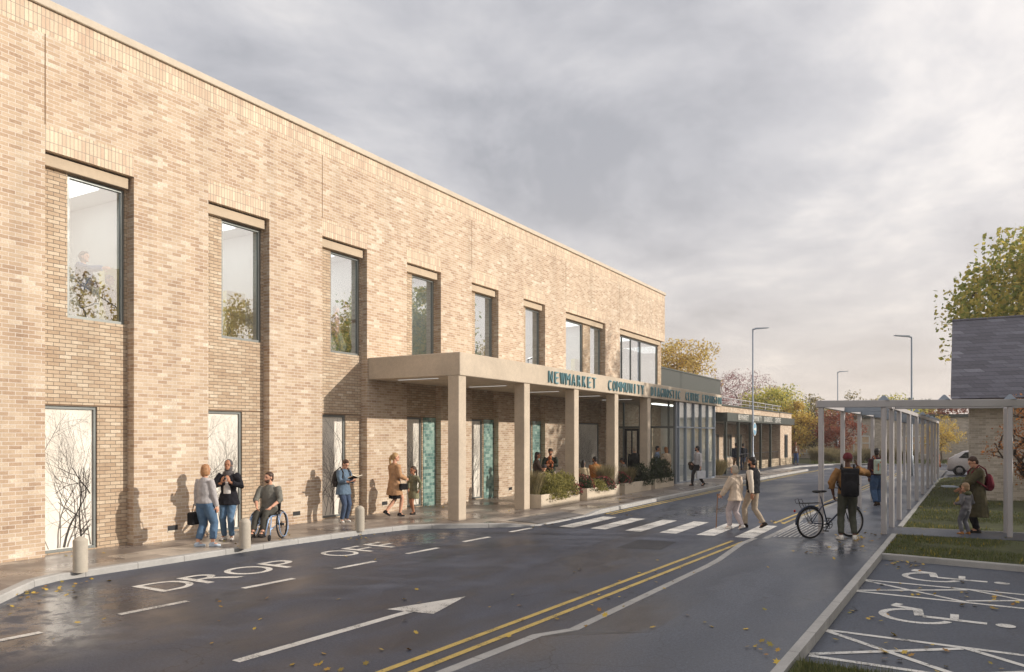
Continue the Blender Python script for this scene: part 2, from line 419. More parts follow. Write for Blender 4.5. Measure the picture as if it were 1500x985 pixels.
k=N('wet_puddle'); a=k.tex(14,4); r=k.ramp((a,'Fac'),[(.3,lin(40,42,48)),(.7,lin(58,60,66))]); b=k.tex(1.6,4); w=k.ramp((b,'Fac'),[(.35,.07),(.6,.34)]); k.bsdf((r,0),(w,0),0,k.bump((a,'Fac'),.05,.004),.42); M['puddle']=k.m
# ============================================================ SETTING
def sheet(name,poly,z,mat,kind='structure'):
    mb=MB(); mb.add([(p[0],p[1],z) for p in poly],[tuple(range(len(poly)))])
    o=mb.build(name,mat); return tag(o,kind=kind)
sheet('ground',[(-260,-260),(260,-260),(260,260),(-260,260)],-.06,M['field'])
sheet('road',[(-60,-12),(40,-12),(40,76),(-60,76)],0,M['road'])

def loft_kerb(name,line,w,side,mat,base=-.05):
    # line: (x,y,top); width w to the side (+1: +x side / -1: -x side of travel)
    mb=MB(); n=len(line); vs=[]
    for i,(x,y,z) in enumerate(line):
        a=line[max(i-1,0)];b=line[min(i+1,n-1)]; t=V((b[0]-a[0],b[1]-a[1],0)).normalized(); nn=V((t.y,-t.x,0))*side
        c=.018
        vs+=[(x,y,base),(x+nn.x*.004,y+nn.y*.004,z-c),(x+nn.x*c,y+nn.y*c,z),(x+nn.x*w,y+nn.y*w,z),(x+nn.x*w,y+nn.y*w,base)]
    fs=[]
    for i in range(n-1):
        for k in range(4):
            q=(i*5+k,i*5+k+1,(i+1)*5+k+1,(i+1)*5+k); fs.append(q if side<0 else q[::-1])
    fs.append((0,1,2,3,4)); fs.append(tuple((n-1)*5+i for i in range(5)))
    mb.add(vs,fs); o=mb.build(name,mat); return tag(o,kind='structure')
KL=[(-8.6,1.0,.11),(-11.6,5.53,.11),(-12.45,6.45,.11),(-12.62,6.9,.11),(-12.58,8,.11),(-12.5,11.5,.11),(-12.28,13.9,.11),(-12.0,15.1,.11),(-11.55,15.6,.11),(-10.9,16.1,.11),(-10.1,16.8,.1),(-9.75,17.2,.04),(-9.58,17.5,.025),(-9.5,18.5,.025),(-9.47,20.3,.025),(-9.47,21.2,.11),(-9.5,26,.11),(-9.45,34,.11),(-9.4,42,.11),(-9.25,48,.11),(-9.05,54,.11),(-9.25,54.7,.11),(-9.8,54.5,.11),(-10.6,50,.11),(-11.4,43,.11),(-14.6,42.2,.11)]
loft_kerb('kerb_west',KL,.16,-1,M['kerb'])
# pavement follows the kerb back edge
def offs(line,w,side):
    out=[]; n=len(line)
    for i,(x,y,z) in enumerate(line):
        a=line[max(i-1,0)];b=line[min(i+1,n-1)]; t=V((b[0]-a[0],b[1]-a[1],0)).normalized()
        out.append((x+t.y*w*side,y-t.x*w*side,z))
    return out
ko=offs(KL,.159,-1)
mb=MB(); vs=[];fs=[]
inner=[]
for (x,y,z) in ko[:21]:
    inner.append((max(x-1.5,-14.72),y+ (0),.1))
ring=ko[:21]
vs=[(x,y,min(z-.004,.106)) for x,y,z in ring]+[(x,y,.1) for x,y,z in inner]
n=len(ring)
for i in range(n-1): fs.append((i,i+1,n+i+1,n+i))
mb.add(vs,fs)
poly=[(x,y,.1) for x,y,z in inner]+[(-11.2,48,.1)] + [(x,y,.1) for x,y,z in [(-11.5,43.2,.1)]]+[(-14.75,42.2,.1),(-14.95,1.0,.1)]
mb.add(poly,[tuple(range(len(poly)))])
tip=[(x,y,.1) for x,y,z in ko[20:25]]+[(-11.2,48,.1),inner[-1]]
o=mb.build('pavement_west',M['paving']); tag(o,kind='structure')
sheet('pavement_tip',[(-9.2,54.2),(-9.6,54.3),(-10.5,50),(-11.2,44),(-11.6,43.1),(-11.5,30),(-10.8,40)],.103,M['paving'])
# tactile paving at the crossing
mb=MB()
for i in range(16):
    for j in range(22):
        pass
mb.quad((-9.70,17.75,.036),(-9.66,20.4,.036),(-10.5,20.5,.081),(-10.6,17.6,.081))
for i in range(7):
    for j in range(22):
        x=-9.78-i*.115; y=17.8+j*.12; mb.lathe((x,y,.037+(-9.68-x)*.052),[(.028,0),(.02,.006)],6)
tag(mb.build('tactile_paving_west',M['tactile']),kind='structure')

# right-hand path, raised .1, with dropped stretches at the kerb
KR=[(-4.75,-6,.12),(-4.42,4.6,.12),(-4.2,7.5,.12),(-4.14,8.3,.02),(-4.06,13.6,.02),(-4.06,14.3,.03),(-4.07,16.0,.12),(-4.05,17.1,.11),(-4.0,17.7,.02),(-3.95,21.2,.02),(-3.92,22,.12),(-3.75,30,.12),(-3.5,38,.12),(-3.25,47,.12),(-3.1,56,.12),(-2.6,58,.12)]
loft_kerb('kerb_east',KR,.14,1,M['kerb'])
ko=offs(KR,.139,1); mb=MB()
mid=[(x+.9,y,.1) for x,y,z in ko]; end=[(-1.5 if y<20.9 else -1.46+(y-21)*.0098+.03,y,.1) for x,y,z in ko]
vs=[(x,y,z-.004) for x,y,z in ko]+mid+end; n=len(ko); fs=[]
for i in range(n-1):
    fs.append((i,n+i,n+i+1,i+1)); fs.append((n+i,2*n+i,2*n+i+1,n+i+1))
mb.add(vs,fs); tag(mb.build('path_east',M['path']),kind='structure')
sheet('path_branch',[(-1.62,19.4),(9,20.5),(9,22.0),(-1.62,20.9)],.104,M['path'])
# tactile ribs on the east side of the crossing
mb=MB()
for j in range(7):
    x=-3.72+j*.11
    mb.quad((x,17.7,.075+j*.006+.012),(x+.03,17.7,.077+j*.006+.012),(x+.08,21.0,.077+j*.006+.012),(x+.05,21.0,.075+j*.006+.012))
tag(mb.build('tactile_paving_east',M['mark']),kind='structure')
loft_kerb('kerb_bed',[(-1.62,-3,.13),(-1.6,7.5,.13),(-1.5,16,.13),(-1.47,19.35,.13)],.125,1,M['kerb'])
loft_kerb('kerb_lawn',[(-1.46,20.98,.13),(-1.4,28,.13),(-1.3,38,.13),(-1.22,45.5,.13),(-1.1,46.3,.13),(-.7,46.8,.13),(.2,46.9,.13)],.12,1,M['kerb'])
loft_kerb('kerb_lawn_end',[(-1.33,20.95,.12),(4,21.5,.12),(9,22.05,.12)],.06,1,M['kerb'])
loft_kerb('kerb_parking',[(-1.45,16.05,.12),(1,15.75,.12),(9,15.0,.12)],.08,-1,M['kerb'])
sheet('parking_bay',[(-1.46,8.1),(12,7.4),(12,14.8),(1,15.78),(-1.36,16.05)],.006,M['park'])
sheet('lawn_near',[(-1.36,16.1),(9,15.1),(9,20.5),(-1.33,19.36)],.1,M['lawnbase'])
# far lawn, slightly mounded
mb=MB(); vs=[];fs=[]; nx,ny=14,26
for j in range(ny+1):
    for i in range(nx+1):
        fy_=j/ny; fx_=i/nx
        y=21.02+fy_*25.6; x0=-1.34+.0045*(y-21); x=x0+fx_*(10-x0); y+= (1-fy_)*fx_*1.0
        z=.1+.10*math.sin(fy_*9)*min(1,fx_*8)*(.5+.5*mnoise.noise((x*.6,y*.4,0)))+(.16*math.exp(-((y-41)/5)**2)*min(1,fx_*10))
        vs.append((x,y,z))
for j in range(ny):
    for i in range(nx):
        a=j*(nx+1)+i; fs.append((a,a+1,a+nx+2,a+nx+1))
mb.add(vs,fs); tag(mb.build('lawn_far',M['lawnbase'],smooth=True),kind='structure'); LAWN=(vs,nx,ny)
sheet('lawn_corner',[(-1.46,-4),(8,-4),(8,7.5),(-1.46,8.05)],.1,M['lawnbase'])

# painted markings
def strip(mb,pts,w,z):
    pts=[V((p[0],p[1],0)) for p in pts]
    for i in range(len(pts)-1):
        a,b=pts[i],pts[i+1]; t=(b-a).normalized(); n_=V((-t.y,t.x,0))*w/2
        mb.quad((a.x-n_.x,a.y-n_.y,z),(b.x-n_.x,b.y-n_.y,z),(b.x+n_.x,b.y+n_.y,z),(a.x+n_.x,a.y+n_.y,z))
mb=MB()
for y in range(0,18,2): strip(mb,[(-9.56,y),(-9.5,y+.98)],.12,.004)
tag(mb.build('dashed_road_marking',M['mark']),kind='structure')
mb=MB(); strip(mb,[(-6.53,5.37),(-6.39,8.1)],.13,.004)
mb.add([(-6.74,8.02,.004),(-6.03,8.13,.004),(-6.28,9.25,.004)],[(0,1,2)])
tag(mb.build('arrow_road_marking',M['mark']),kind='structure')
mb=MB()
for i,x in enumerate((-8.83,-7.97,-7.05,-6.18,-5.28,-4.4)):
    strip(mb,[(x,17.6+i*.05),(x-.02,20.45+i*.03)],.42,.004)
tag(mb.build('zebra_crossing_marking',M['mark']),kind='structure')
mb=MB()
for xo,x2 in ((-5.05,-4.48),(-4.78,-4.24)): strip(mb,[(xo-.45*.4,.0),(xo,4.8),(x2,17.2)],.085,.004)
for xo in (-4.42,-4.2): strip(mb,[(xo,21.2),(xo+.45,42),(xo+.8,56)],.085,.004)
for xo in (-9.3,-9.1): strip(mb,[(xo,21.1),(xo+.05,34),(xo+.35,50),(xo+.75,57)],.085,.004)
tag(mb.build('double_yellow_lines',M['yellow']),kind='structure')
mb=MB()
def txtground(word,x0,y0,w,h): 
    m=place_text(word,lambda u,v,z:(x0-v,y0+u,.004),w,h); mb.merge(m)
for ch,y,w in (('D',7.2,.72),('R',7.98,.72),('O',8.72,.8),('P',9.62,.6),('O',11.05,.66),('F',11.82,.5),('F',12.5,.5)):
    txtground(ch,-10.36,y,w,.8)
tag(mb.build('drop_off_road_lettering',M['mark']),kind='structure')
# hatched strips and wheelchair symbols in the parking bays
mb=MB()
strip(mb,[(-1.44,13.62),(9,13.2)],.085,.010); strip(mb,[(-1.44,12.55),(9,12.05)],.085,.010)
x=-1.44
for i in range(4):
    x2=x+1.45; strip(mb,[(x,13.57),(x2,12.5)],.08,.0105); strip(mb,[(x,12.6),(x2,13.5)],.08,.011); x=x2
strip(mb,[(-1.44,9.86),(9,9.5)],.085,.010); strip(mb,[(-1.44,8.62),(9,8.3)],.085,.010)
x=-1.44
for i in range(4):
    x2=x+1.4; strip(mb,[(x,9.82),(x2,8.62)],.085,.0105); strip(mb,[(x,8.68),(x2,9.75)],.085,.011); x=x2
tag(mb.build('hatched_bay_marking',M['mark']),kind='structure')
def symbol(x0,y0,s):
    # standing figure points to +x, wheel opens towards +y
    mb=MB(); P=lambda u,v:(x0+v*s,y0+u*s)
    arc=[]
    for i in range(23):
        a=R(110+i*(300-110+60)/22.) ; 
        arc.append((math.cos(a)*.40,.42+math.sin(a)*.40))
    arc=[P(u,v) for u,v in arc]; strip(mb,arc,.1*s,.010)
    strip(mb,[P(-.02,1.22),P(.02,.5)],.12*s,.0105)
    strip(mb,[P(.02,.46),P(.42,.42)],.12*s,.0108)
    strip(mb,[P(.42,.46),P(.55,.1)],.12*s,.0112); strip(mb,[P(.55,.12),P(.72,.18)],.1*s,.0115)
    strip(mb,[P(.04,.86),P(.36,.86)],.1*s,.0118)
    c=P(-.03,1.42); mb.add([(c[0]+.11*s*math.cos(t*.3927),c[1]+.11*s*math.sin(t*.3927),.0122) for t in range(16)],[tuple(range(16))])
    return mb
m=symbol(-.97,11.22,.98); m.merge(symbol(-.9,14.42,.98))
tag(m.build('wheelchair_bay_symbols',M['mark']),kind='structure')
mb=MB(); mb.add([(-6.3,14.9,.003),(-5.4,15.1,.003),(-5.5,16.4,.003),(-6.35,16.3,.003)],[(0,1,2,3)]); tag(mb.build('road_patch',asphalt('patch_asphalt',lin(46,48,54),lin(62,64,70),.1)),kind='structure')
# far kerbs and markings
loft_kerb('kerb_far',[(-10.9,50.6,.1),(-10.6,60,.1),(-9.6,64.6,.1),(-8.6,66.5,.1),(-5,69.5,.1),(2,73,.1),(12,75,.1)],.25,-1,M['kerb'])
mb=MB()
for y in range(58,70,3): strip(mb,[(-8.6+.3*(y-58),y),(-8.3+.3*(y-58),y+1.4)],.3,.004)
strip(mb,[(-8.9,56.6),(-3.2,57.6)],.25,.0045); strip(mb,[(-3.1,58.5),(4,62)],.15,.0043); strip(mb,[(-3.1,63),(4,66)],.15,.0044)
tag(mb.build('far_road_marking',M['mark']),kind='structure')
sheet('far_verge',[(-11.2,50.5),(-10.9,60),(-9.7,64.9),(-5,69.8),(2,73.3),(12,75.3),(12,82),(-30,82),(-30,50)],.06,M['lawnbase'])
sheet('clinic_forecourt',[(-11.15,50.5),(-10.9,60),(-9.9,65),(-12.2,66.3),(-22,66),(-22,44.5),(-11.6,44.2)],.064,M['path'])

# ============================================================ MAIN BUILDING
FX=-14.68; RX=-14.90
def wall_yz(mb,X,y0,y1,z0,z1,holes,depth,nx=1):
    ys=sorted({y0,y1}|{h[0] for h in holes}|{h[1] for h in holes}); zs=sorted({z0,z1}|{h[2] for h in holes}|{h[3] for h in holes})
    ys=[y for y in ys if y0<=y<=y1]; zs=[z for z in zs if z0<=z<=z1]
    for a,b in zip(ys,ys[1:]):
        for c,d in zip(zs,zs[1:]):
            m=((a+b)/2,(c+d)/2)
            if any(h[0]<m[0]<h[1] and h[2]<m[1]<h[3] for h in holes): continue
            mb.quad((X,a,c),(X,b,c),(X,b,d),(X,a,d))
    for h in holes:
        a,b,c,d=h; Xd=X-depth
        if c>z0: mb.quad((X,a,c),(X,b,c),(Xd,b,c),(Xd,a,c))
        if d<z1: mb.quad((X,b,d),(X,a,d),(Xd,a,d),(Xd,b,d))
        if a>y0: mb.quad((X,a,c),(Xd,a,c),(Xd,a,d),(X,a,d))
        if b<y1: mb.quad((Xd,b,c),(X,b,c),(X,b,d),(Xd,b,d))
bld=thing('health_centre','long two storey buff brick health centre with tall recessed windows beside the drop off lane','building',(-22,20,0))
BAYS=[(a,a+1.76) for a in (7.77,11.32,14.87,18.44,22.0,25.6)]+[(29.23,33.39),(35.15,41.70)]
Y0,Y1=-9.0,41.70
mb=MB(); wall_yz(mb,FX,Y0,Y1,0,9.80,[(a,b,0,8.12) for a,b in BAYS],.22)
# end walls and back
mb.quad((FX,Y1,8.12),(FX-16,Y1,8.12),(FX-16,Y1,9.8),(FX,Y1,9.8)); mb.quad((-15.2,Y1-.25,0),(FX-16,Y1-.25,0),(FX-16,Y1-.25,8.12),(-15.2,Y1-.25,8.12))
mb.quad((FX,Y0,0),(FX-16,Y0,0),(FX-16,Y0,9.8),(FX,Y0,9.8)); mb.quad((FX-16,Y0,0),(FX-16,Y1,0),(FX-16,Y1,9.8),(FX-16,Y0,9.8))
mb.build('wall',M['brick'],bld)
mb=MB(); mb.box(FX-16,FX-.001,Y0,Y1,9.801,10.283); mb.build('soldier_band',M['soldier'],bld)
mb=MB(); mb.cbox(FX-16.1,FX+.06,Y0-.06,Y1+.06,10.286,10.44,.012); mb.build('coping',M['coping'],bld)
for a,b in BAYS:
    mb=MB(); mb.quad((FX,a,7.66),(FX,b,7.66),(FX,b,8.12),(FX,a,8.12)); mb.quad((FX,a,7.66),(FX-.22,a,7.66),(FX-.22,b,7.66),(FX,b,7.66))
    if b>41: mb.quad((FX,b,7.66),(FX-1.5,b,7.66),(FX-1.5,b,8.12),(FX,b,8.12))
    mb.build('soldier_course',M['soldier'],bld)
    mb=MB(); mb.cbox(RX+.002,RX+.11,a+.003,b-(.05 if b<41 else .45),7.41,7.625,.008); mb.build('lintel',M['lintel'],bld)
for y in (7.77,14.87,22.0,29.23,35.15):
    mb=MB(); mb.box(FX,FX+.003,y-.009,y+.009,8.125,9.80); mb.build('movement_joint',M['joint'],bld)
for y in (10.42,13.96,17.4,24.6):
    mb=MB(); mb.box(FX,FX+.006,y-.12,y+.12,.28,.42); v=mb.build('air_vent',M['dark'],bld)
    mb=MB(); mb.box(FX,FX+.012,y-.12,y+.12,.275,.315); mb.build('vent_sill',M['coping'],v)
# windows: upper and lower per bay, in the recess plane
UP=[];LO=[];TI=[]
for i,(a,b) in enumerate(BAYS):
    if i<6:
        UP.append((a+.53,b-.06)); LO.append((a+.005,a+1.12 if i<3 else a+1.03))
        if i>=3: TI.append((a+1.09,b-.01))
UP+= [(29.66,31.36),(32.15,33.33),(35.70,41.14)]; LO.append((30.35,33.15)); TI.append((29.25,30.2))
for i,(a,b) in enumerate(BAYS):
    hs=[(u0,u1,4.63,7.40) for u0,u1 in UP if a<u0<b]+[(l0,l1,.12,2.92) for l0,l1 in LO if a-.1<l0<b]
    mb=MB(); wall_yz(mb,RX,a,b,0,7.66,hs,.12); mb.build('recess_panel',M['brick2'],bld)
    mb=MB(); mb.box(RX,RX+.006,a+.004,b-.004,2.935,2.955); mb.build('bed_joint',M['joint'],bld)
for t0,t1 in TI:
    mb=MB(); mb.box(RX,RX+.02,t0,t1,.1,2.93); mb.build('tiled_panel',M['tile'],bld)
def window(y0,y1,z0,z1,X,parent,muls=(),glassm=None,fw=.055,name='window',depth=.10):
    mb=MB(); xb,xf=X-depth,X-.035
    mb.box(xb,xf,y0,y0+fw,z0,z1); mb.box(xb,xf,y1-fw,y1,z0,z1); mb.box(xb,xf,y0+fw,y1-fw,z1-fw,z1); mb.box(xb,xf,y0+fw,y1-fw,z0,z0+fw)
    for m in muls: mb.box(xb,xf,m-fw/2,m+fw/2,z0+fw,z1-fw)
    w=mb.build(name,M['frame'],parent)
    mb=MB(); mb.quad((X-.075,y0+fw,z0+fw),(X-.075,y1-fw,z0+fw),(X-.075,y1-fw,z1-fw),(X-.075,y0+fw,z1-fw)); mb.build('pane',glassm or M['glass'],w)
    return w
def branchprint(y0,y1,z0,z1,X,seed,parent,m,n0=9,th=.02,top=.95):
    rg=random.Random(seed); mb=MB(); cnt=[0]
    def br(y,z,a,L,w,dep):
        if cnt[0]>900 or dep>6: return
        segs=max(2,int(L/.09)); 
        for i in range(segs):
            a+=rg.uniform(-.16,.16); y2=y+math.cos(a)*L/segs; z2=z+math.sin(a)*L/segs
            if not(y0<y2<y1 and z0<z2<z1): return
            w2=w*.93; nx_,nz_=-math.sin(a),math.cos(a)
            mb.quad((X,y-nx_*w/2,z-nz_*w/2),(X,y2-nx_*w2/2,z2-nz_*w2/2),(X,y2+nx_*w2/2,z2+nz_*w2/2),(X,y+nx_*w/2,z+nz_*w/2)); cnt[0]+=1
            y,z,w=y2,z2,w2
            if rg.random()<.42 and i>0: br(y,z,a+rg.choice((-1,1))*rg.uniform(.35,.9),L*rg.uniform(.45,.75),w*.62,dep+1)
        if dep<6: br(y,z,a+rg.uniform(-.4,.4),L*.7,w*.8,dep+1)
    for i in range(n0):
        cnt[0]=0
        br(y0+(y1-y0)*((i+.5)/n0+rg.uniform(-.05,.05)),z0+.01,R(90)+rg.uniform(-.3,.3),(z1-z0)*rg.uniform(.35,.55),th*rg.uniform(.5,1.1),0)
    for i in range(n0//2):
        cnt[0]=500
        br(rg.choice((y0+.005,y1-.005)),z0+(z1-z0)*rg.uniform(.2,.9),rg.choice((.9,2.2))if rg.random()<.5 else 1.57,(z1-z0)*.35,th*.5,1)
    mb.build('branch_print',m,parent)
for i,(l0,l1) in enumerate(LO):
    w=window(l0,l1,.12,2.92,RX,bld,glassm=M['vinyl'])
    wide=(l1-l0)>2
    branchprint(l0+.06,l1-.06,.18,2.85,RX-.0735,40+i,w,M['branchprint'],18 if wide else 9,.036)
    if i==0: branchprint(l0+.3,l1-.1,.18,1.75,RX-.072,77,w,M['branchprint_dark'],2,.055)
for i,(u0,u1) in enumerate(UP):
    window(u0,u1,4.63,7.40,RX,bld,(36.05,37.25,38.6) if u1>41 else (),fw=.06)
mb=MB(); mb.quad((RX-.1,41.2,4.63),(RX-2.6,41.2,4.63),(RX-2.6,41.2,7.4),(RX-.1,41.2,7.4)); mb.build('corner_pane',M['glass'],bld)
# rooms behind the upper windows
mb=MB(); mb.box(-19.2,-19.1,0,41.2,4.4,7.7); mb.build('room_wall',M['roomwall'],bld)
for y in (10.4,14.0,17.6,21.1,24.7,28.4,34.3):
    mb=MB(); mb.box(-19.1,-15.05,y-.05,y+.05,4.5,7.7); mb.build('partition',M['roomwall'],bld)
mb=MB(); mb.box(-19.2,-15.03,0,41.2,4.25,4.45); mb.build('room_floor',M['roomfloor'],bld)
mb=MB(); mb.box(-19.2,-15.03,0,41.2,7.72,7.85); mb.build('room_ceiling',M['roomwall'],bld)
for y,w_ in ((9.95,.6),(13.2,.6),(28.0,.6),(31.7,.8),(33.6,.5)):
    mb=MB(); mb.box(-16.6,-16.4,y,y+w_,4.46,6.1); mb.build('lit_yellow_panel',M['roomyellow'],bld)  # panels whose pale yellow stands in for the lit interior
for a,b in ((6,10.3),(10.6,13.9),(14.2,17.5),(17.8,21),(21.3,24.6),(24.9,28.3),(28.6,34.2),(34.5,41)):
    mb=MB(); mb.box(-18.0,-16.2,a+.6,b-.6,7.69,7.715); mb.build('ceiling_fill_panel',M['ceil_fill'],bld)  # glowing panels added so the rooms look bright through the windows
mb=MB(); mb.box(FX-15.9,FX-.3,Y0+.1,Y1-.1,9.9,10.0); mb.build('roof',M['fascia'],bld)
mb=MB(); mb.box(FX-15.9,-19.3,Y0+.1,Y1-.3,.0,9.8); mb.build('core',M['roomwall'],bld)
mb=MB(); mb.box(-19.2,-15.1,Y0+.1,Y1-.3,.0,4.2); mb.build('ground_storey',M['roomwall'],bld)

# ------------------------------------------------------------ canopy
can=thing('entrance_canopy','pale concrete entrance canopy on square columns with teal lettering along its front edge','canopy',(-13,29,0))
CX=-11.5
mb=MB(); mb.cbox(FX+.004,CX,16.67,41.85,3.95,4.57,.015); mb.build('roof_slab',M['conc'],can)
for y in (16.67,20.16,23.61,27.12,30.62):
    mb=MB(); mb.cbox(-11.89,CX-.035,y,y+.35,.09,3.949,.012); c=mb.build('column',M['conc'],can)
mb=MB()
for w_,a,b in (('NEWMARKET',21.54,25.31),('COMMUNITY',26.29,30.08),('DIAGNOSTIC',30.8,34.75),('CENTRE',35.46,37.73),('EXPANSION',38.19,41.75)):
    adv=(b-a)/len(w_)
    for i,ch in enumerate(w_):
        wd=adv*(.20 if ch=='I' else .60 if ch!='M' and ch!='W' else .78)
        y=a+i*adv+(adv-wd)/2
        place_text(ch,lambda u,v,z:(CX+.03+z,y+u,4.05+v),wd,.38,.05,-.014).build('letter',M['teal'],can)
for y in (17.2,20.85,24.5,28.1,31.5):
    mb=MB(); mb.box(-14.0,-12.6,y-.025,y+.025,3.935,3.949); mb.build('linear_light',M['light'],can)

# ------------------------------------------------------------ glass lobby
lob=thing('glass_lobby','grey framed glass entrance lobby under the far end of the canopy','entrance lobby',(-13,37,.1))
LX=-11.62; LYs=[34.6,34.98,36.05,37.3,38.5,39.7,40.95]
mb=MB()
for y in LYs: mb.box(LX-.14,LX+.02,y-.045,y+.045,.1,3.948)
mb.box(LX-.08,LX+.0,34.6,40.95,2.72,2.79); mb.box(LX-.08,LX,34.6,40.95,.1,.16); mb.build('front_mullions',M['steelb'],lob)
mb=MB()
for x in (-14.62,-14.25,-13.42,-12.9,-12.0,-11.72): mb.box(x-.035,x+.035,34.55,34.66,.1,3.948)
mb.box(-14.66,-11.7,34.56,34.64,2.70,2.80); mb.build('side_mullions',M['frame'],lob)
mb=MB(); mb.quad((LX-.05,34.66,.16),(LX-.05,40.9,.16),(LX-.05,40.9,3.94),(LX-.05,34.66,3.94)); mb.build('front_glazing',M['glass2'],lob)
mb=MB(); mb.quad((-14.6,34.61,.1),(-14.25,34.61,.1),(-14.25,34.61,3.94),(-14.6,34.61,3.94)); mb.quad((-13.42,34.61,.1),(-11.7,34.61,.1),(-11.7,34.61,3.94),(-13.42,34.61,3.94)); mb.quad((-14.2,34.61,2.8),(-13.45,34.61,2.8),(-13.45,34.61,3.94),(-14.2,34.61,3.94)); mb.build('side_glazing',M['glass2'],lob)
mb=MB(); 
mb.box(-14.2,-14.1,34.57,34.65,.12,2.69); mb.box(-13.57,-13.47,34.57,34.65,.12,2.69); mb.box(-14.1,-13.57,34.57,34.65,2.58,2.69); mb.box(-14.1,-13.57,34.57,34.65,.12,.3); mb.box(-13.86,-13.81,34.57,34.65,.3,2.58)
d=mb.build('door',M['dark'],lob); mb=MB(); mb.quad((-14.1,34.61,.3),(-13.57,34.61,.3),(-13.57,34.61,2.58),(-14.1,34.61,2.58)); mb.build('door_glass',M['glass2'],d)
mb=MB(); mb.tube([(-13.79,34.5,.9),(-13.79,34.5,1.5)],.018); mb.build('door_handle',M['steel'],d)
mb=MB(); mb.box(-14.66,-11.75,40.86,40.94,.1,3.94); mb.box(-14.66,-11.75,34.7,40.8,.101,.12); mb.build('inner_wall',M['roomwall'],lob)
mb=MB(); mb.box(-14.66,-14.6,34.7,40.8,.13,3.94); mb.build('back_wall',M['brick'],lob)
mb=MB(); 
for y in (35.1,36.1,37.4,38.6,39.8): mb.quad((LX-.11,y,.95),(LX-.11,y+.9,.95),(LX-.11,y+.9,3.93),(LX-.11,y,3.93))
mb.build('pale_blind',M['vinyl'],lob)
mb=MB(); mb.box(-13.4,-13.0,35.6,39.8,3.90,3.93); mb.build('ceiling_fill_panel',M['ceil_fill'],lob)  # added glowing panel that brightens the lobby behind its glass

# ------------------------------------------------------------ link block with green cladding
lk=thing('plant_room','dark green ribbed metal plant room rising behind the canopy lettering','plant room',(-17,48,0))
mb=MB(); mb.box(-24,-15.2,41.75,55,4.4,6.28); mb.build('cladding',M['clad'],lk)
mb=MB(); mb.box(-24.05,-15.15,41.75,55.05,6.283,6.36); mb.build('coping',M['fascia'],lk)
mb=MB(); mb.box(-23.9,-15.0,41.76,54.9,0,4.39); mb.build('lower_wall',M['brick'],lk)

# ------------------------------------------------------------ single-storey clinic
cl=thing('single_storey_clinic','single storey buff brick clinic with green fascia sign and slim porch posts','building',(-16,56,0))
BX=-12.3
mb=MB(); wall_yz(mb,BX,61.2,65.6,0,4.12,[(62.7,64.1,.55,2.45)],.18); mb.quad((BX,61.2,0),(BX-2.6,61.2,0),(BX-2.6,61.2,3.2),(BX,61.2,3.2)); mb.quad((BX,65.6,0),(BX-9,65.6,0),(BX-9,65.6,4.12),(BX,65.6,4.12))
wall_yz(mb,BX-2.6,43,61.2,0,3.7,[(45.2,47.6,.75,2.45),(48.6,50.2,.75,2.45),(51.4,53.6,.2,2.45),(54.6,57,.75,2.45),(57.8,60,.75,2.45)],.15)
mb.quad((BX-.05,43,3.72),(BX-.05,61.2,3.72),(BX-.05,61.2,4.12),(BX-.05,43,4.12)); mb.quad((BX-.05,43,3.72),(BX-6,43,3.72),(BX-6,43,4.12),(BX-.05,43,4.12)); mb.quad((BX-.05,61.2,3.7),(BX-.05,61.2,4.12),(BX,61.2,4.12),(BX,61.2,3.7))
mb.build('wall',M['brick'],cl)
mb=MB(); mb.box(BX-9,BX+.05,43,65.66,4.122,4.2); mb.build('roof_edge',M['fascia'],cl)
mb=MB(); mb.box(BX-5,BX+.22,45.2,65.7,3.22,3.73); mb.build('fascia',M['fascia'],cl)
mb=MB(); mb.box(BX-2.55,BX+.1,45.3,61.1,3.19,3.215); mb.build('porch_ceiling',M['fascia'],cl)
mb=MB()
for w_,a,b in (('NEWMARKET',47.6,50.3),('COMMUNITY',51.2,53.9),('DIAGNOSTIC',54.7,57.3),('CENTRE',58.2,60.2)):
    adv=(b-a)/len(w_)
    for i,ch in enumerate(w_):
        wd=adv*(.3 if ch=='I' else .74); y=a+i*adv
        place_text(ch,lambda u,v,z:(BX+.236+z,y+u,3.33+v),wd*1.02,.33,.02,.004).build('letter',M['signwhite'],cl)
for y in (45.5,48.4,51.5,54.5,57.6):
    mb=MB(); mb.box(BX-.05,BX+.1,y-.07,y+.07,.06,3.21); mb.build('porch_post',M['fascia'],cl)
mb=MB(); 
for a,b in ((45.2,47.6),(48.6,50.2),(51.4,53.6),(54.6,57),(57.8,60)): 
    pass
for a,b,z in ((45.2,47.6,.75),(48.6,50.2,.75),(51.4,53.6,.2),(54.6,57,.75),(57.8,60,.75)):
    w=window(a,b,z,2.45,BX-2.6,cl,((a+b)/2,),fw=.09)
w=window(62.7,64.1,.55,2.45,BX,cl,(63.6,),fw=.08)
mb=MB(); mb.box(BX-7.9,BX-3.0,43.1,65.4,.05,3.6); mb.build('interior',M['roomwall'],cl)
mb=MB()
for y0,y1 in ((51.2,53.2),(53.9,57.2),(57.9,61.0)): mb.box(BX-.3,BX-.06,y0,y1,.06,.62)
mb.build('stone_plinth',M['stone_base'],cl)
mb=MB(); mb.box(BX,BX+.03,61.2,65.6,.02,.6); mb.build('pier_plinth',M['stone_base'],cl)
mb=MB()
for y in np.arange(49.5,61.2,.45): mb.tube([(BX-.2,y,.6),(BX-.2,y,1.15)],.012,6)
mb.tube([(BX-.2,49.3,1.15),(BX-.2,61.2,1.15)],.025,6); mb.build('porch_railing',M['dark'],cl)
mb=MB()
for y in np.arange(42,64.6,2.4): mb.tube([(BX-.6,y,4.2),(BX-.6,y,4.72)],.025,6)
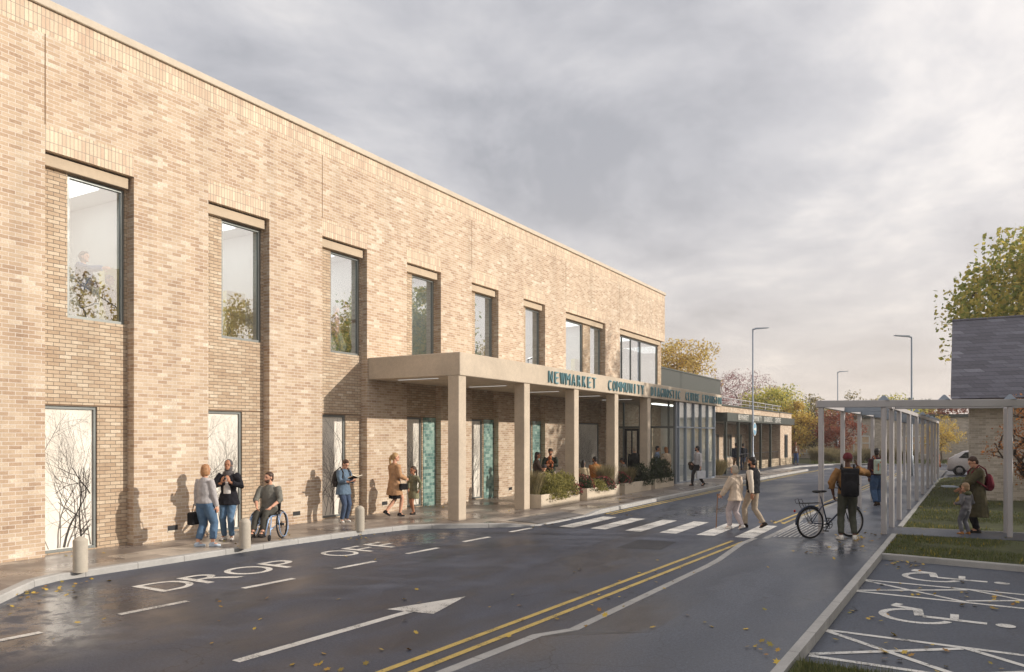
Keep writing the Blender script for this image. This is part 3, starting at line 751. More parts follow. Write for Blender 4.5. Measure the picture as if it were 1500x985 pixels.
mb.tube([(BX-.6,41.9,4.72),(BX-.6,64.5,4.72)],.03,6); mb.tube([(BX-.6,41.9,4.45),(BX-.6,64.5,4.45)],.02,6); mb.tube([(BX-.6,64.5,4.72),(BX-4.6,64.5,4.72)],.03,6)
mb.build('roof_guardrail',M['steel'],cl)

# ------------------------------------------------------------ house on the right
ho=thing('slate_roofed_house','brick house with a steep grey slate roof behind the pergola','house',(6,35,.1))
HX,HX2,HY,HY2=.10,15,31.9,38.6
mb=MB(); mb.box(HX,HX2,HY,HY2,0,3.55); mb.build('wall',M['brick3'],ho)
mb=MB()
e0,e1,rz_,ry=(31.2,39.3,6.95,35.25); ez=3.66; xl,xr=-.47,15.6
mb.quad((xl,e0,ez),(xr,e0,ez),(xr,ry,rz_),(xl,ry,rz_)); mb.quad((xr,e1,ez),(xl,e1,ez),(xl,ry,rz_),(xr,ry,rz_))
mb.quad((xl,e0,ez-.02),(xl,ry,rz_-.02),(xl,ry,rz_-.2),(xl,e0,ez-.12)); mb.quad((xl,e1,ez-.02),(xl,ry,rz_-.02),(xl,ry,rz_-.2),(xl,e1,ez-.12))
mb.build('roof',M['slate'],ho)
mb=MB()
for i in range(int((xr-xl)/.6)): mb.tube([(xl+i*.6,ry,rz_-.03),(xl+i*.6+.58,ry,rz_-.03)],.07,8)
mb.build('ridge_tiles',M['slate'],ho)
mb=MB(); mb.add([(xl+.03,e0+.05,ez-.03),(xl+.03,e1-.05,ez-.03),(xl+.03,ry,rz_-.1),(HX-.005,e0+.05,ez-.03),(HX-.005,e1-.05,ez-.03),(HX-.005,ry,rz_-.1)],[(0,1,2),(3,5,4),(0,3,4,1),(0,2,5,3),(1,4,5,2)])
mb.box(xl+.02,xr,e0-.02,HY,ez-.22,ez-.035); mb.build('eaves_boarding',mat('dark_brown_timber',lin(92,70,58),.7,.15,bump=0),ho)

# ------------------------------------------------------------ far building
fb=thing('far_brick_building','long low brick building with white multi pane windows across the far road','building',(-5,84,0))
mb=MB(); mb.box(-18,9,82,92,0,4.05); mb.build('wall',M['brick3'],fb)
mb=MB(); mb.box(-18.2,9.2,81.8,92.2,4.053,4.35); mb.build('roof_edge',M['fascia'],fb)
for x in (-14.6,-10.2,-5.2,-1.0,3.2):
    mb=MB(); w_=2.1; z0,z1=.55,2.3
    for xx in (x,x+w_/3,x+2*w_/3,x+w_): mb.box(xx-.06,xx+.06,81.93,81.995,z0,z1)
    for zz in (z0,(z0+z1)/2+.2,z1): mb.box(x+.06,x+w_-.06,81.94,81.996,zz-.06,zz+.06)
    f=mb.build('window',M['white'],fb); mb=MB(); mb.quad((x,81.985,z0),(x+w_,81.985,z0),(x+w_,81.985,z1),(x,81.985,z1)); mb.build('pane',mat('tan_window_curtain',lin(216,190,158),.4,.15,1.5,0),f)  # panes are opaque, in a mottled tan
wl=MB(); wl.box(-2.4,10,76.5,76.8,0,3.4); wl=wl.build('garden_wall',M['brick3']); tag(wl,'pale brick garden wall at the end of the car park','wall')
# ============================================================ STREET FURNITURE
for i,(x,y,lab) in enumerate(((-12.58,7.22,'pale concrete bollard nearest the left end of the kerb by the first tree print window'),(-12.42,10.44,'pale concrete bollard in front of the man in the wheelchair'),(-12.32,13.7,'pale concrete bollard in front of the woman reading a book'))):
    mb=MB(); prof=[(.112,0),(.112,.50)]+[(.112*math.cos(a),.50+.10*math.sin(a)) for a in np.linspace(.15,1.5,7)]
    if i==0: prof=[(.112,0),(.112,.52),(.108,.535),(.04,.585),(.005,.59)]
    mb.lathe((x,y,.098),prof,28); o=mb.build('bollard',M['bollard'],smooth=True)
    m=o.modifiers.new('edge','EDGE_SPLIT'); m.split_angle=R(40)
    tag(o,lab,'bollard','bollards along the drop off kerb')

# pergola
pg=thing('pergola','long grey steel pergola walkway with slim posts beside the road','pergola',(-2,20,.1))
PT=3.0
def post(x,y):
    mb=MB(); mb.cbox(x-.056,x+.056,y-.056,y+.056,.09,PT,.016); mb.build('post',M['steel'],pg)
    mb=MB()
LEFT=[(-2.88,18.85),(-2.86,22.3),(-2.82,25.7),(-2.79,29.2),(-2.76,32.7),(-2.73,36.2),(-2.7,39.7),(-2.67,43.2),(-2.64,46.6)]
RIGHT=[(-1.57,20.9),(-1.54,22.9),(-1.5,26.3),(-1.47,29.9),(-1.44,33.4),(-1.4,37.1),(-1.36,40.4),(-1.33,43.6),(-1.3,47.2)]
FRONT=[(-1.61,19.33),(.84,20.25),(.80,21.0),(3.3,21.18)]
for p in LEFT+RIGHT+FRONT: post(*p)
def beam(a,b,z0,z1,w,name='beam',m='steel'):
    a=V(a);b=V(b); t=(b-a).normalized(); n_=V((-t.y,t.x))*w/2
    mb=MB(); mb.prism([(a.x-n_.x,a.y-n_.y),(b.x-n_.x,b.y-n_.y),(b.x+n_.x,b.y+n_.y),(a.x+n_.x,a.y+n_.y)],z0,z1); return mb.build(name,M[m],pg,bevel=.008)
beam((-2.98,18.81),(3.6,21.29),PT+.001,PT+.16,.14,'front_beam')
beam((-1.5,21.0),(3.6,22.3),PT+.004,PT+.13,.1,'rear_beam')
beam((-2.88,18.94),(-2.64,47),PT+.002,PT+.12,.1,'side_beam'); beam((-1.58,20.5),(-1.3,47.4),PT+.002,PT+.12,.1,'side_beam')
for (x,y) in LEFT[1:]: beam((x+.052,y),(-1.57+.0095*(y-20)-.052,y+.02),PT-.02,PT+.14,.08,'cross_beam','steelb')
for i,(x,y) in enumerate(FRONT[:2]+[(-.42,19.78),(-2.0,19.18)][:1]+RIGHT[1:]):
    mb=MB(); mb.add([(x-.12,y-.07,PT+.161),(x+.12,y-.07,PT+.161),(x+.12,y+.07,PT+.161),(x-.12,y+.07,PT+.161),(x-.02,y-.04,PT+.27),(x+.02,y-.04,PT+.27),(x+.02,y+.04,PT+.27),(x-.02,y+.04,PT+.27)],[(0,3,2,1),(4,5,6,7),(0,1,5,4),(1,2,6,5),(2,3,7,6),(3,0,4,7)])
    mb.build('cap_plate',M['steelb'],pg)

def lamp(x,y,z,d,lab,sign=False):
    t=thing('street_lamp',lab,'street lamp',(x,y,0),0,'street lamps')
    mb=MB(); mb.lathe((x,y,0),[(.09,0),(.09,1.2),(.055,1.25),(.042,z)],14); mb.build('pole',M['steelb'],t,smooth=True)
    mb=MB(); dx,dy=d; n_=V((-dy,dx))
    P=lambda u,v,w:(x+dx*u+n_.x*v,y+dy*u+n_.y*v,z+w)
    mb.tube([P(0,0,-.1),P(0,0,.02),P(.22,0,.07)],.045,8)
    mb.add([P(.15,-.1,.03),P(.95,-.13,.10),P(.95,.13,.10),P(.15,.1,.03),P(.15,-.08,.12),P(.95,-.12,.135),P(.95,.12,.135),P(.15,.08,.12)],[(0,3,2,1),(4,5,6,7),(0,1,5,4),(1,2,6,5),(2,3,7,6),(3,0,4,7)])
    mb.build('lamp_head',M['steelb'],t)
    return t
l1=lamp(-11.25,47.9,8.85,(.86,.51),'tallest grey street lamp carrying a round blue sign in front of the low clinic')
lamp(-10.39,77.6,8.3,(.86,.51),'small distant street lamp with its head pointing away from the clinic, by the red tree')
lamp(-2.62,48.3,7.85,(-.86,-.51),'grey street lamp above the pergola with its head pointing towards the road')
sg=thing('round_sign','round blue traffic sign with white arrow on the lamp post','road sign',(-11.25,47.85,2.6))
mb=MB()
def disc(mb,c,r,th,nx_,ny_,n=28):
    ax=V((nx_,ny_,0)).normalized(); u=V((-ax.y,ax.x,0)); w_=V((0,0,1)); c=V(c)
    vs=[c+u*r*math.cos(2*math.pi*i/n)+w_*r*math.sin(2*math.pi*i/n) for i in range(n)]; vs+= [p+ax*th for p in vs]
    mb.add(vs,[tuple(range(n-1,-1,-1)),tuple(range(n,2*n))]+[(i,(i+1)%n,n+(i+1)%n,n+i) for i in range(n)])
nx_,ny_=(1,-.02)
disc(mb,(-11.14,47.83,2.75),.40,.03,nx_,ny_); mb.build('white_rim',M['white'],sg)
mb=MB(); disc(mb,(-11.108,47.829,2.75),.36,.005,nx_,ny_); mb.build('blue_face',mat('blue_sign_paint',lin(120,168,196),.4,.05,bump=0),sg)
mb=MB(); u=V((.02,1,0)); c=V((-11.099,47.829,2.75)); 
P=lambda a,b:tuple(c+u*a+V((0,0,b)))
mb.add([P(-.3,-.05),P(.05,-.05),P(.05,-.18),P(.3,0),P(.05,.18),P(.05,.05),P(-.3,.05)],[tuple(range(7))]); mb.build('arrow',M['white'],sg)

# planters
PL=[(20.7,23.43,'nearest concrete planter trough filled with an olive green shrub beside the second column'),(24.02,26.88,'second concrete planter trough with red flowered shrubs beside the third column'),(27.42,30.26,'third concrete planter trough with dark evergreen shrubs beside the fourth column'),(30.75,33.12,'last concrete planter trough nearest the glass lobby')]
for a,b,lab in PL:
    t=thing('planter',lab,'planter',(-11.7,(a+b)/2,.1),0,'planter troughs along the entrance')
    x0,x1=-12.1+.1*0,-11.24; mb=MB(); h=.42
    mb.cbox(x0,x1,a,a+.07,.098,h+.1,.006); mb.cbox(x0,x1,b-.07,b,.098,h+.1,.006); mb.cbox(x0,x0+.07,a+.071,b-.071,.098,h+.1,.006); mb.cbox(x1-.07,x1,a+.071,b-.071,.098,h+.1,.006)
    mb.build('trough',M['planter'],t)
    mb=MB(); mb.box(x0+.08,x1-.08,a+.08,b-.08,.1,h+.04); mb.build('soil',M['soil'],t)

# benches behind the planters for the seated people
for y,lab in ((27.15,'low timber bench behind the second planter with two people sitting on it'),(30.15,'low timber bench behind the third planter')):
    t=thing('bench',lab,'bench',(-12.7,y,.1)); mb=MB()
    for i in range(4): mb.cbox(-12.93+i*.115,-12.83+i*.115,y-.75,y+.75,.51,.55,.006)
    mb.build('seat',mat('bench_timber',lin(150,116,84),.7,.2),t)
    for s in (-.6,.6): mb=MB(); mb.box(-12.9,-12.5,y+s-.03,y+s+.03,.1,.509); mb.build('leg',M['dark'],t)

# bicycle: local frame, +X forwards, wheels on z=0
def bicycle(loc,rz):
    t=thing('bicycle','dark blue city bicycle with rear rack standing beside the man on the phone','bicycle',loc,rz)
    I=Matrix.Identity(4)
    tyre=mat('tyre_rubber',lin(34,33,34),.8,.1,bump=0); fr=mat('dark_blue_frame',lin(52,62,84),.35,.06,bump=0)
    def P(name,mb,m,par=t,sm=True):
        o=mb.build(name,m,None,sm); o.parent=par; return o
    for x in (-.53,.53):
        mb=MB(); mb.ring((x,0,.35),(0,1,0),.325,.024,36,8); w_=P('wheel',mb,tyre)
        mb=MB(); mb.ring((x,0,.35),(0,1,0),.297,.010,36,6); mb.lathe((x,0,.35),[(.02,-.0)]*1+[(.02,.001)],6); P('rim',mb,M['steel'],w_)
        mb=MB()
        for k in range(24):
            a=2*math.pi*k/24; s=.03 if k%2 else -.03
            mb.tube([(x+.02*math.cos(a+.5),s,.35+.02*math.sin(a+.5)),(x+.29*math.cos(a),0,.35+.29*math.sin(a))],.0022,4,False)
        mb.tube([(x,-.05,.35),(x,.05,.35)],.022,8); P('spokes',mb,M['steel'],w_)
        mb=MB(); arc=[(x+.365*math.cos(a),0,.35+.365*math.sin(a)) for a in np.linspace(R(55 if x<0 else 50),R(185 if x<0 else 160),12)]; mb.tube(arc,.02,6); P('mudguard',mb,fr)
    bb=(-.08,0,.30); st=(-.22,0,.80); hd=(.36,0,.86); hb=(.40,0,.70)
    mb=MB(); mb.tube([bb,(-.26,0,.92)],.016); mb.tube([(-.20,0,.72),hd],.016); mb.tube([bb,hb],.019); mb.tube([hd,hb],.02)
    for s in (-.055,.055):
        mb.tube([(-.205,0,.72),(-.53,s,.35)],.009); mb.tube([bb,(-.53,s,.35)],.011); mb.tube([(.41,s*.8,.68),(.53,s,.35)],.013)
    P('frame',mb,fr)
    mb=MB(); mb.tube([(-.255,0,.9),(-.285,0,1.0)],.012); P('seat_post',mb,M['steel'])
    mb=MB(); mb.ell((-.36,0,1.03),(.11,.085,.035)); mb.ell((-.22,0,1.03),(.13,.035,.028)); P('saddle',mb,M['dark'])
    mb=MB(); mb.tube([hd,(.33,0,1.0),(.36,0,1.06)],.013); mb.tube([(.18,-.3,1.07),(.33,-.24,1.08),(.36,0,1.07),(.33,.24,1.08),(.18,.3,1.07)],.012); P('handlebar',mb,M['dark'])
    mb=MB(); 
    for s in (-.06,.06): mb.tube([(-.25,s,.78),(-.85,s,.78),(-.88,s,.86),(-.8,s,.88),(-.75,s,.78)],.006); mb.tube([(-.62,s,.78),(-.53,s,.36)],.006); mb.tube([(-.78,s,.78),(-.53,s,.36)],.006)
    for x in (-.3,-.45,-.6,-.75): mb.tube([(x,-.06,.78),(x,.06,.78)],.005)
    P('rear_rack',mb,M['dark'])
    mb=MB(); mb.ring((-.08,-.05,.30),(0,1,0),.085,.008,24,6); 
    for k in range(5): a=k*1.2566; mb.tube([(-.08,-.05,.3),(-.08+.085*math.cos(a),-.05,.3+.085*math.sin(a))],.007)
    mb.tube([(-.08,-.06,.3),(-.2,-.075,.18)],.01); mb.cbox(-.26,-.16,-.15,-.075,.165,.185,.004); mb.tube([(-.08,.06,.3),(.04,.075,.42)],.01); mb.cbox(-.01,.09,.075,.15,.41,.43,.004); P('crank',mb,M['dark'])
    mb=MB(); mb.tube([(-.08,-.05,.385),(-.53,-.05,.39)],.006); mb.tube([(-.08,-.05,.215),(-.53,-.05,.31)],.006); P('chain',mb,M['dark'])
    mb=MB(); mb.ell((-.93,0,.62),(.02,.03,.03)); P('tail_light',mb,mat('red_reflector',lin(150,30,28),.3,.05,bump=0))
    mb=MB(); mb.tube([(-.14,.07,.24),(-.28,.2,.02)],.009); P('kickstand',mb,M['steel'])
bicycle((-2.56,18.02,.102),math.atan2(.85,.77))

def wheelchair(loc,rz):
    t=thing('wheelchair','light blue framed manual wheelchair carrying the bearded man','wheelchair',loc,rz)
    tyre=bpy.data.materials.get('tyre_rubber'); fr=mat('light_blue_frame',lin(150,178,214),.3,.05,bump=0,metal=.3)
    def P(name,mb,m,par=t,sm=True):
        o=mb.build(name,m,None,sm); o.parent=par; return o
    for s in (-1,1):
        mb=MB(); mb.ring((s*.29,-.1,.31),(1,0,.06*s),.293,.018,36,8); w_=P('wheel',mb,tyre)
        mb=MB(); mb.ring((s*.335,-.1,.31),(1,0,.06*s),.262,.010,36,6); P('handrim',mb,fr,w_)
        mb=MB()
        for k in range(18):
            a=2*math.pi*k/18; mb.tube([(s*.28,-.1,.31),(s*.29,-.1+.285*math.cos(a),.31+.285*math.sin(a))],.003,4,False)
        mb.tube([(s*.2,-.1,.31),(s*.34,-.1,.31)],.03,10); P('spokes',mb,M['dark'],w_)
        mb=MB(); mb.ring((s*.21,.40,.07),(1,0,0),.052,.018,20,6); mb.tube([(s*.18,.40,.07),(s*.24,.40,.07)],.025); P('caster',mb,tyre)
        mb=MB(); mb.tube([(s*.21,-.24,.50),(s*.21,.30,.52),(s*.2,.42,.46),(s*.17,.52,.14)],.014); mb.tube([(s*.21,.28,.51),(s*.22,.37,.22),(s*.23,.40,.13)],.014); mb.tube([(s*.21,-.12,.5),(s*.21,-.1,.31)],.014); mb.tube([(s*.21,-.1,.31),(s*.22,.36,.24)],.012); P('side_frame',mb,fr)
        mb=MB(); mb.tube([(s*.2,-.22,.5),(s*.2,-.30,.86),(s*.2,-.38,.88)],.013); P('push_handle',mb,M['dark'])
    mb=MB(); mb.cbox(-.2,.2,-.24,.24,.49,.535,.012); P('seat',mb,M['dark'],sm=False)
    mb=MB(); mb.add([(-.2,-.235,.54),(.2,-.235,.54),(.2,-.30,.84),(-.2,-.30,.84),(-.2,-.265,.54),(.2,-.265,.54),(.2,-.33,.84),(-.2,-.33,.84)],[(0,1,2,3),(7,6,5,4),(0,4,5,1),(1,5,6,2),(2,6,7,3),(3,7,4,0)]); P('backrest',mb,M['dark'],sm=False)
    mb=MB(); mb.cbox(-.17,.17,.46,.62,.10,.125,.006); P('footrest',mb,M['dark'],sm=False)

# white hatchback behind the lawn
def hatchback(loc,rz):
    t=thing('parked_car','small white hatchback parked beyond the lawn next to the house','car',loc,rz)
    wh=mat('white_car_paint',lin(212,206,204),.25,.02,bump=0,spec=.6)
    def P(name,mb,m,par=t,sm=True):
        o=mb.build(name,m,None,sm); o.parent=par; return o
    prof=[(-1.80,.35,.62,.62,.72),(-1.79,.28,.90,.92,.77),(-1.68,.25,.97,1.03,.79),(-1.42,.22,.98,1.22,.81),(-1.0,.22,.97,1.42,.82),(-.5,.2,.96,1.49,.82),(0,.2,.95,1.49,.82),(.45,.2,.94,1.38,.82),(.8,.2,.93,1.16,.82),(1.05,.2,.90,.95,.81),(1.4,.22,.84,.86,.79),(1.68,.26,.72,.74,.74),(1.80,.32,.58,.58,.64)]
    vs=[];fs=[]
    for x,zb,belt,top,w_ in prof:
        cabin=max(0,top-belt); wi=w_-.34*cabin
        vs+=[(x,-w_*.9,zb),(x,-w_,zb+.18),(x,-w_,belt-.08),(x,-w_*.97,belt),(x,-wi,top-.04 if cabin>.05 else belt+.005),(x,-wi*.8,top),(x,wi*.8,top),(x,wi,top-.04 if cabin>.05 else belt+.005),(x,w_*.97,belt),(x,w_,belt-.08),(x,w_,zb+.18),(x,w_*.9,zb)]
    n=len(prof)
    for i in range(n-1):
        for k in range(12): fs.append((i*12+k,(i+1)*12+k,(i+1)*12+(k+1)%12,i*12+(k+1)%12))
    fs.append(tuple(range(12))); fs.append(tuple(range((n-1)*12+11,(n-1)*12-1,-1)))
    mb=MB().add(vs,fs); P('body',mb,wh)
    dg=mat('dark_car_glass',lin(30,34,38),.08,.05,bump=0,spec=.6)
    for s in (-1,1):
        mb=MB(); ww=lambda z:(.82-.34*(z-.96)+.004)*s
        q=[(-1.22,1.04),(-.62,1.03),(-.62,1.40),(-.9,1.36)]; mb.add([(x,ww(z),z) for x,z in q],[(0,1,2,3)])
        q=[(-.54,1.03),(.62,1.02),(.3,1.37),(-.54,1.40)]; mb.add([(x,ww(z),z) for x,z in q],[(0,1,2,3)]); P('side_window',mb,dg,sm=False)
        for x in (-1.18,1.18):
            mb=MB(); mb.ring((x,s*.775,.30),(0,1,0),.235,.075,30,10); w_=P('wheel',mb,bpy.data.materials['tyre_rubber'])
            mb=MB(); disc(mb,(x,s*.81,.30),.20,.025*s,0,s); 
            for k in range(10):
                a=k*.628; mb.tube([(x,s*.84,.30),(x+.18*math.cos(a),s*.84,.30+.18*math.sin(a))],.016,5)
            P('rim',mb,M['steel'],w_)
            mb=MB(); disc(mb,(x,s*.80,.32),.345,.027*s,0,s); P('wheel_arch',mb,M['dark'])
        mb=MB(); mb.ell((-1.765,s*.64,.86),(.03,.08,.12)); P('tail_light',mb,bpy.data.materials['red_reflector'])
        mb=MB(); mb.ell((1.70,s*.56,.66),(.07,.13,.1)); P('headlight',mb,M['white'])
        mb=MB(); mb.ell((.55,s*.93,1.0),(.07,.09,.06)); P('mirror',mb,wh)
    mb=MB(); mb.add([(-1.67,-.6,1.07),(-1.67,.6,1.07),(-1.08,.5,1.415),(-1.08,-.5,1.415)],[(0,1,2,3)]); P('rear_window',mb,dg,sm=False)
    mb=MB(); mb.add([(.5,-.52,1.37),(.5,.52,1.37),(.98,.62,1.02),(.98,-.62,1.02)],[(0,1,2,3)]); P('windscreen',mb,dg,sm=False)
    mb=MB(); mb.cbox(-1.84,-1.74,-.7,.7,.3,.5,.03); P('rear_bumper',mb,wh,sm=False)
    mb=MB(); mb.box(-1.845,-1.80,-.25,.25,.60,.71); P('number_plate',mb,M['yellow'],sm=False)
hatchback((.85,53.0,0),0)
# ============================================================ VEGETATION
def leafquads(P,size,rng,asp=.6,flat=.0,jit=.4):
    n=len(P); u=rng.normal(size=(n,3)); u[:,2]*=(1-flat); u/=np.linalg.norm(u,axis=1)[:,None]
    w=rng.normal(size=(n,3)); v=np.cross(u,w); v/=np.linalg.norm(v,axis=1)[:,None]
    s=size*(1+rng.uniform(-jit,jit,n))[:,None]
    a=P-u*s*.5; b=P+v*s*asp*.5+u*s*.05; c=P+u*s*.5; d=P-v*s*asp*.5+u*s*.05
    verts=np.stack([a,b,c,d],1).reshape(-1,3); faces=np.arange(4*n).reshape(-1,4); return verts,faces
LM={
 'yellow':leafmat('yellow_ash_leaves',[lin(141,115,60),lin(215,178,91),lin(235,215,119),lin(181,159,88)]),
 'ygreen':leafmat('yellow_green_leaves',[lin(112,121,66),lin(171,175,92),lin(224,209,111),lin(235,226,121)]),
 'olive':leafmat('olive_leaves',[lin(81,83,58),lin(116,113,77),lin(156,143,92),lin(186,163,102)]),
 'red':leafmat('red_maple_leaves',[lin(104,60,50),lin(148,82,64),lin(174,106,78),lin(131,88,68)]),
 'pink':leafmat('dusky_pink_leaves',[lin(128,84,88),lin(162,112,114),lin(176,128,126),lin(140,98,98)]),
 'syc':leafmat('sycamore_leaves',[lin(122,136,70),lin(158,164,86),lin(200,186,96),lin(218,196,108)],.58),
 'dark':leafmat('dark_evergreen_leaves',[lin(45,53,40),lin(64,75,53),lin(87,96,67)]),
 'shrubol':leafmat('olive_shrub_leaves',[lin(103,104,62),lin(144,140,82),lin(180,170,102),lin(120,120,73)]),
 'orange':leafmat('rusty_orange_leaves',[lin(140,92,60),lin(176,118,74),lin(194,138,88),lin(150,108,72)]),
 'grass':leafmat('grass_blades',[lin(64,78,46),lin(90,104,60),lin(114,118,74),lin(130,124,84)],.3),
 'tall':leafmat('dry_ornamental_grass',[lin(109,104,75),lin(150,138,103),lin(176,162,125),lin(101,101,69)],.3),
 'weed':leafmat('yellow_flower_weeds',[lin(140,129,63),lin(184,164,77),lin(105,108,63),lin(86,95,57)],.3),
 'fallen':leafmat('fallen_leaf_colours',[lin(172,144,64),lin(212,182,85),lin(158,118,64),lin(145,138,68)],.1),
 'flower':leafmat('dusky_red_petals',[lin(118,54,58),lin(163,81,84),lin(186,110,104)],.3),
}
def tree(name,label,x,y,h,rx,rz,cz,leaf,n,ls,seed,group=None,ncl=90,bark='bark',tr=.16,sig=.34,cat='tree',z0=0,ry=None,crown='crown',stems=1,shell=.45):
    rng=np.random.default_rng(seed); ry=ry or rx
    t=thing(name,label,cat,(x,y,z0),0,group)
    base=np.array([x,y,z0]); nodes=[]; par=[]
    for st in range(stems):
        off=rng.uniform(-.25,.25,2)*(stems>1); tilt=rng.uniform(-.35,.35,2)*(stems>1)
        top=max(.4,(cz-rz*.35)); p=-1
        for i in range(7):
            f=i/6; nodes.append(base+np.array([off[0]+tilt[0]*f*top+rng.normal()*.03*top*f,off[1]+tilt[1]*f*top+rng.normal()*.03*top*f,f*top])); par.append(p); p=len(nodes)-1
    C=[]
    while len(C)<ncl:
        q=rng.uniform(-1,1,3); r=np.linalg.norm(q)
        if r>1 or r<shell*rng.random(): continue
        lump=1+.22*math.sin(3*math.atan2(q[1],q[0])+seed)+.15*math.sin(5*q[2]+seed*2)
        q=q*min(lump,1.12); 
        if q[2]<-.2: q[:2]*=(1+.5*(q[2]+.2))
        C.append(base+np.array([q[0]*rx,q[1]*ry,cz+q[2]*rz]))
    C.sort(key=lambda c:np.linalg.norm(c-(base+[0,0,cz-rz*.6])))
    ends=[]
    for c in C:
        A=np.array(nodes); d=np.linalg.norm(A-c,axis=1)+1.2*np.maximum(0,A[:,2]-c[2]+.1*rz); d[0]+=99
        j=int(np.argmin(d)); a=nodes[j]; p=j; L=np.linalg.norm(c-a)
        for f in (.35,.7,1.):
            q=a+(c-a)*f+rng.normal(size=3)*L*.06*(f<1); q[2]+=math.sin(f*3.14)*L*.06
            nodes.append(q); par.append(p); p=len(nodes)-1
        ends.append(p)
    cnt=np.zeros(len(nodes)); 
    for e in ends:
        while e!=-1: cnt[e]+=1; e=par[e]
    mb=MB(); tot=max(cnt[0],1)
    rad=lambda i: max(.012*h/8, tr*(cnt[i]/tot)**.5)
    for i,p in enumerate(par):
        if p<0: continue
        mb.tube([nodes[p],nodes[i]],[rad(p) if par[p]>=0 and cnt[p]<cnt[i]*2.5 else rad(i)*1.15,rad(i)],6 if rad(i)>.05 else 4,False)
    mb.tube([base-[0,0,.1],base+[0,0,.25*tr/.16]],[tr*1.5,tr*1.02],8,False) if stems==1 else None
    mb.build('trunk' if stems==1 else 'stems',M[bark],t,smooth=True)
    C=np.array(C); k=np.ones(len(C)); w=rng.uniform(.35,1.6,len(C)); w/=w.sum()
    idx=rng.choice(len(C),n,p=w); s=sig*min(rx,rz)*rng.uniform(.5,1.15,len(C))
    P=C[idx]+np.clip(rng.normal(size=(n,3)),-1.55,1.55)*s[idx][:,None]*np.array([1,1,.75])
    v,f=leafquads(P,ls,rng); npmesh(crown,v,f,LM[leaf],t)
    return t
BG='trees beyond the buildings'
tree('ash_tree','golden yellow tree rising behind the far end of the brick building',-23.2,69,11.8,3.7,3.3,8.3,'yellow',13000,.19,1,BG,150,sig=.17)
tree('cherry_tree','bare looking dusky pink tree behind the roof guardrail',-23.3,91,10.2,4.6,3.5,6.2,'pink',9000,.15,2,BG,200,sig=.15)
tree('lime_tree','bright yellow green round tree just beyond the low clinic',-15.7,75,7.6,2.9,2.9,4.4,'ygreen',12000,.19,3,BG,130,sig=.19)
tree('lime_tree','lower golden green tree tucked against the end of the low clinic',-13.3,73,5.3,1.9,2.2,3.0,'yellow',7000,.18,4,BG,90,sig=.2)
tree('hawthorn_tree','dark olive tree between the golden tree and the red maple',-12.9,79,6.3,2.6,2.6,3.4,'olive',9000,.17,5,BG,140,sig=.17)
tree('maple_tree','rusty red maple standing beside the distant lamp post',-9.9,73.3,4.9,2.2,1.8,2.8,'red',7000,.14,6,BG,110,sig=.19,tr=.09)
tree('oak_tree','broad olive green tree above the far building roof',-11.2,99,7.2,3.9,2.8,4.5,'olive',9000,.22,7,BG,120,sig=.18)
tree('oak_tree','pale yellow green treetop right of the broad olive tree',-7.9,104,7.2,2.4,2.7,4.7,'ygreen',6000,.22,8,BG,80,sig=.2)
tree('oak_tree','yellowing tree filling the gap behind the pergola posts',-5.2,98,6.0,3.0,2.3,3.9,'ygreen',7000,.2,18,BG,90,sig=.2)
tree('pine_tree','dark open crowned pine above the end of the pergola',-5.3,113,6.9,3.4,2.2,5,'dark',6000,.26,9,BG,90,sig=.17)
tree('birch_tree','yellow leaved birch standing at the end of the lawn',-1.75,73,4.0,1.6,1.6,2.4,'yellow',4200,.11,10,BG,110,'barkpale',.06,sig=.16)
tree('cherry_tree','red purple tree behind the garden wall',-.6,92,5.8,2.9,2.2,3.8,'red',7000,.19,12,BG,90,sig=.2)
tree('sycamore_tree','large green and gold sycamore towering behind the slate roof',4.7,43,13.1,5.0,5.7,7.4,'syc',44000,.24,13,None,260,tr=.28,sig=.15,shell=.5)
tree('beech_tree','dense second of the hedge line trees',10.8,11.5,7,3.2,2.9,3.7,'ygreen',9000,.34,21,'trees beside the car park',90)
tree('beech_tree','dense third of the hedge line trees, behind the parking bays',10.6,16.2,7,3.3,2.9,3.7,'ygreen',9000,.34,22,'trees beside the car park',90)
tree('beech_tree','dense last hedge line tree before the slate roofed house',11.0,21.3,7,3.0,2.9,3.7,'ygreen',9000,.34,23,'trees beside the car park',90)
tree('beech_tree','smallest hedge line tree, nearest the camera',9.5,6.5,6,3.2,2.7,3.2,'ygreen',8000,.34,24,'trees beside the car park',80)
for i,(x,y) in enumerate(((60,52),(57,74),(62,97),(60,120),(64,144))):
    tree('plane_tree','tall tree standing far across the car park',x,y,23,5.5,9,14,'yellow',3600 if i==0 else 8000,.42,31+i,'tall trees beyond the car park',130,tr=.3,sig=.15)
tree('smoke_bush','rusty orange many stemmed bush against the house wall',2.0,28.6,3.3,1.55,1.35,1.95,'orange',3600,.075,14,None,120,tr=.022,sig=.15,cat='bush',z0=.15,stems=6,ry=.9)

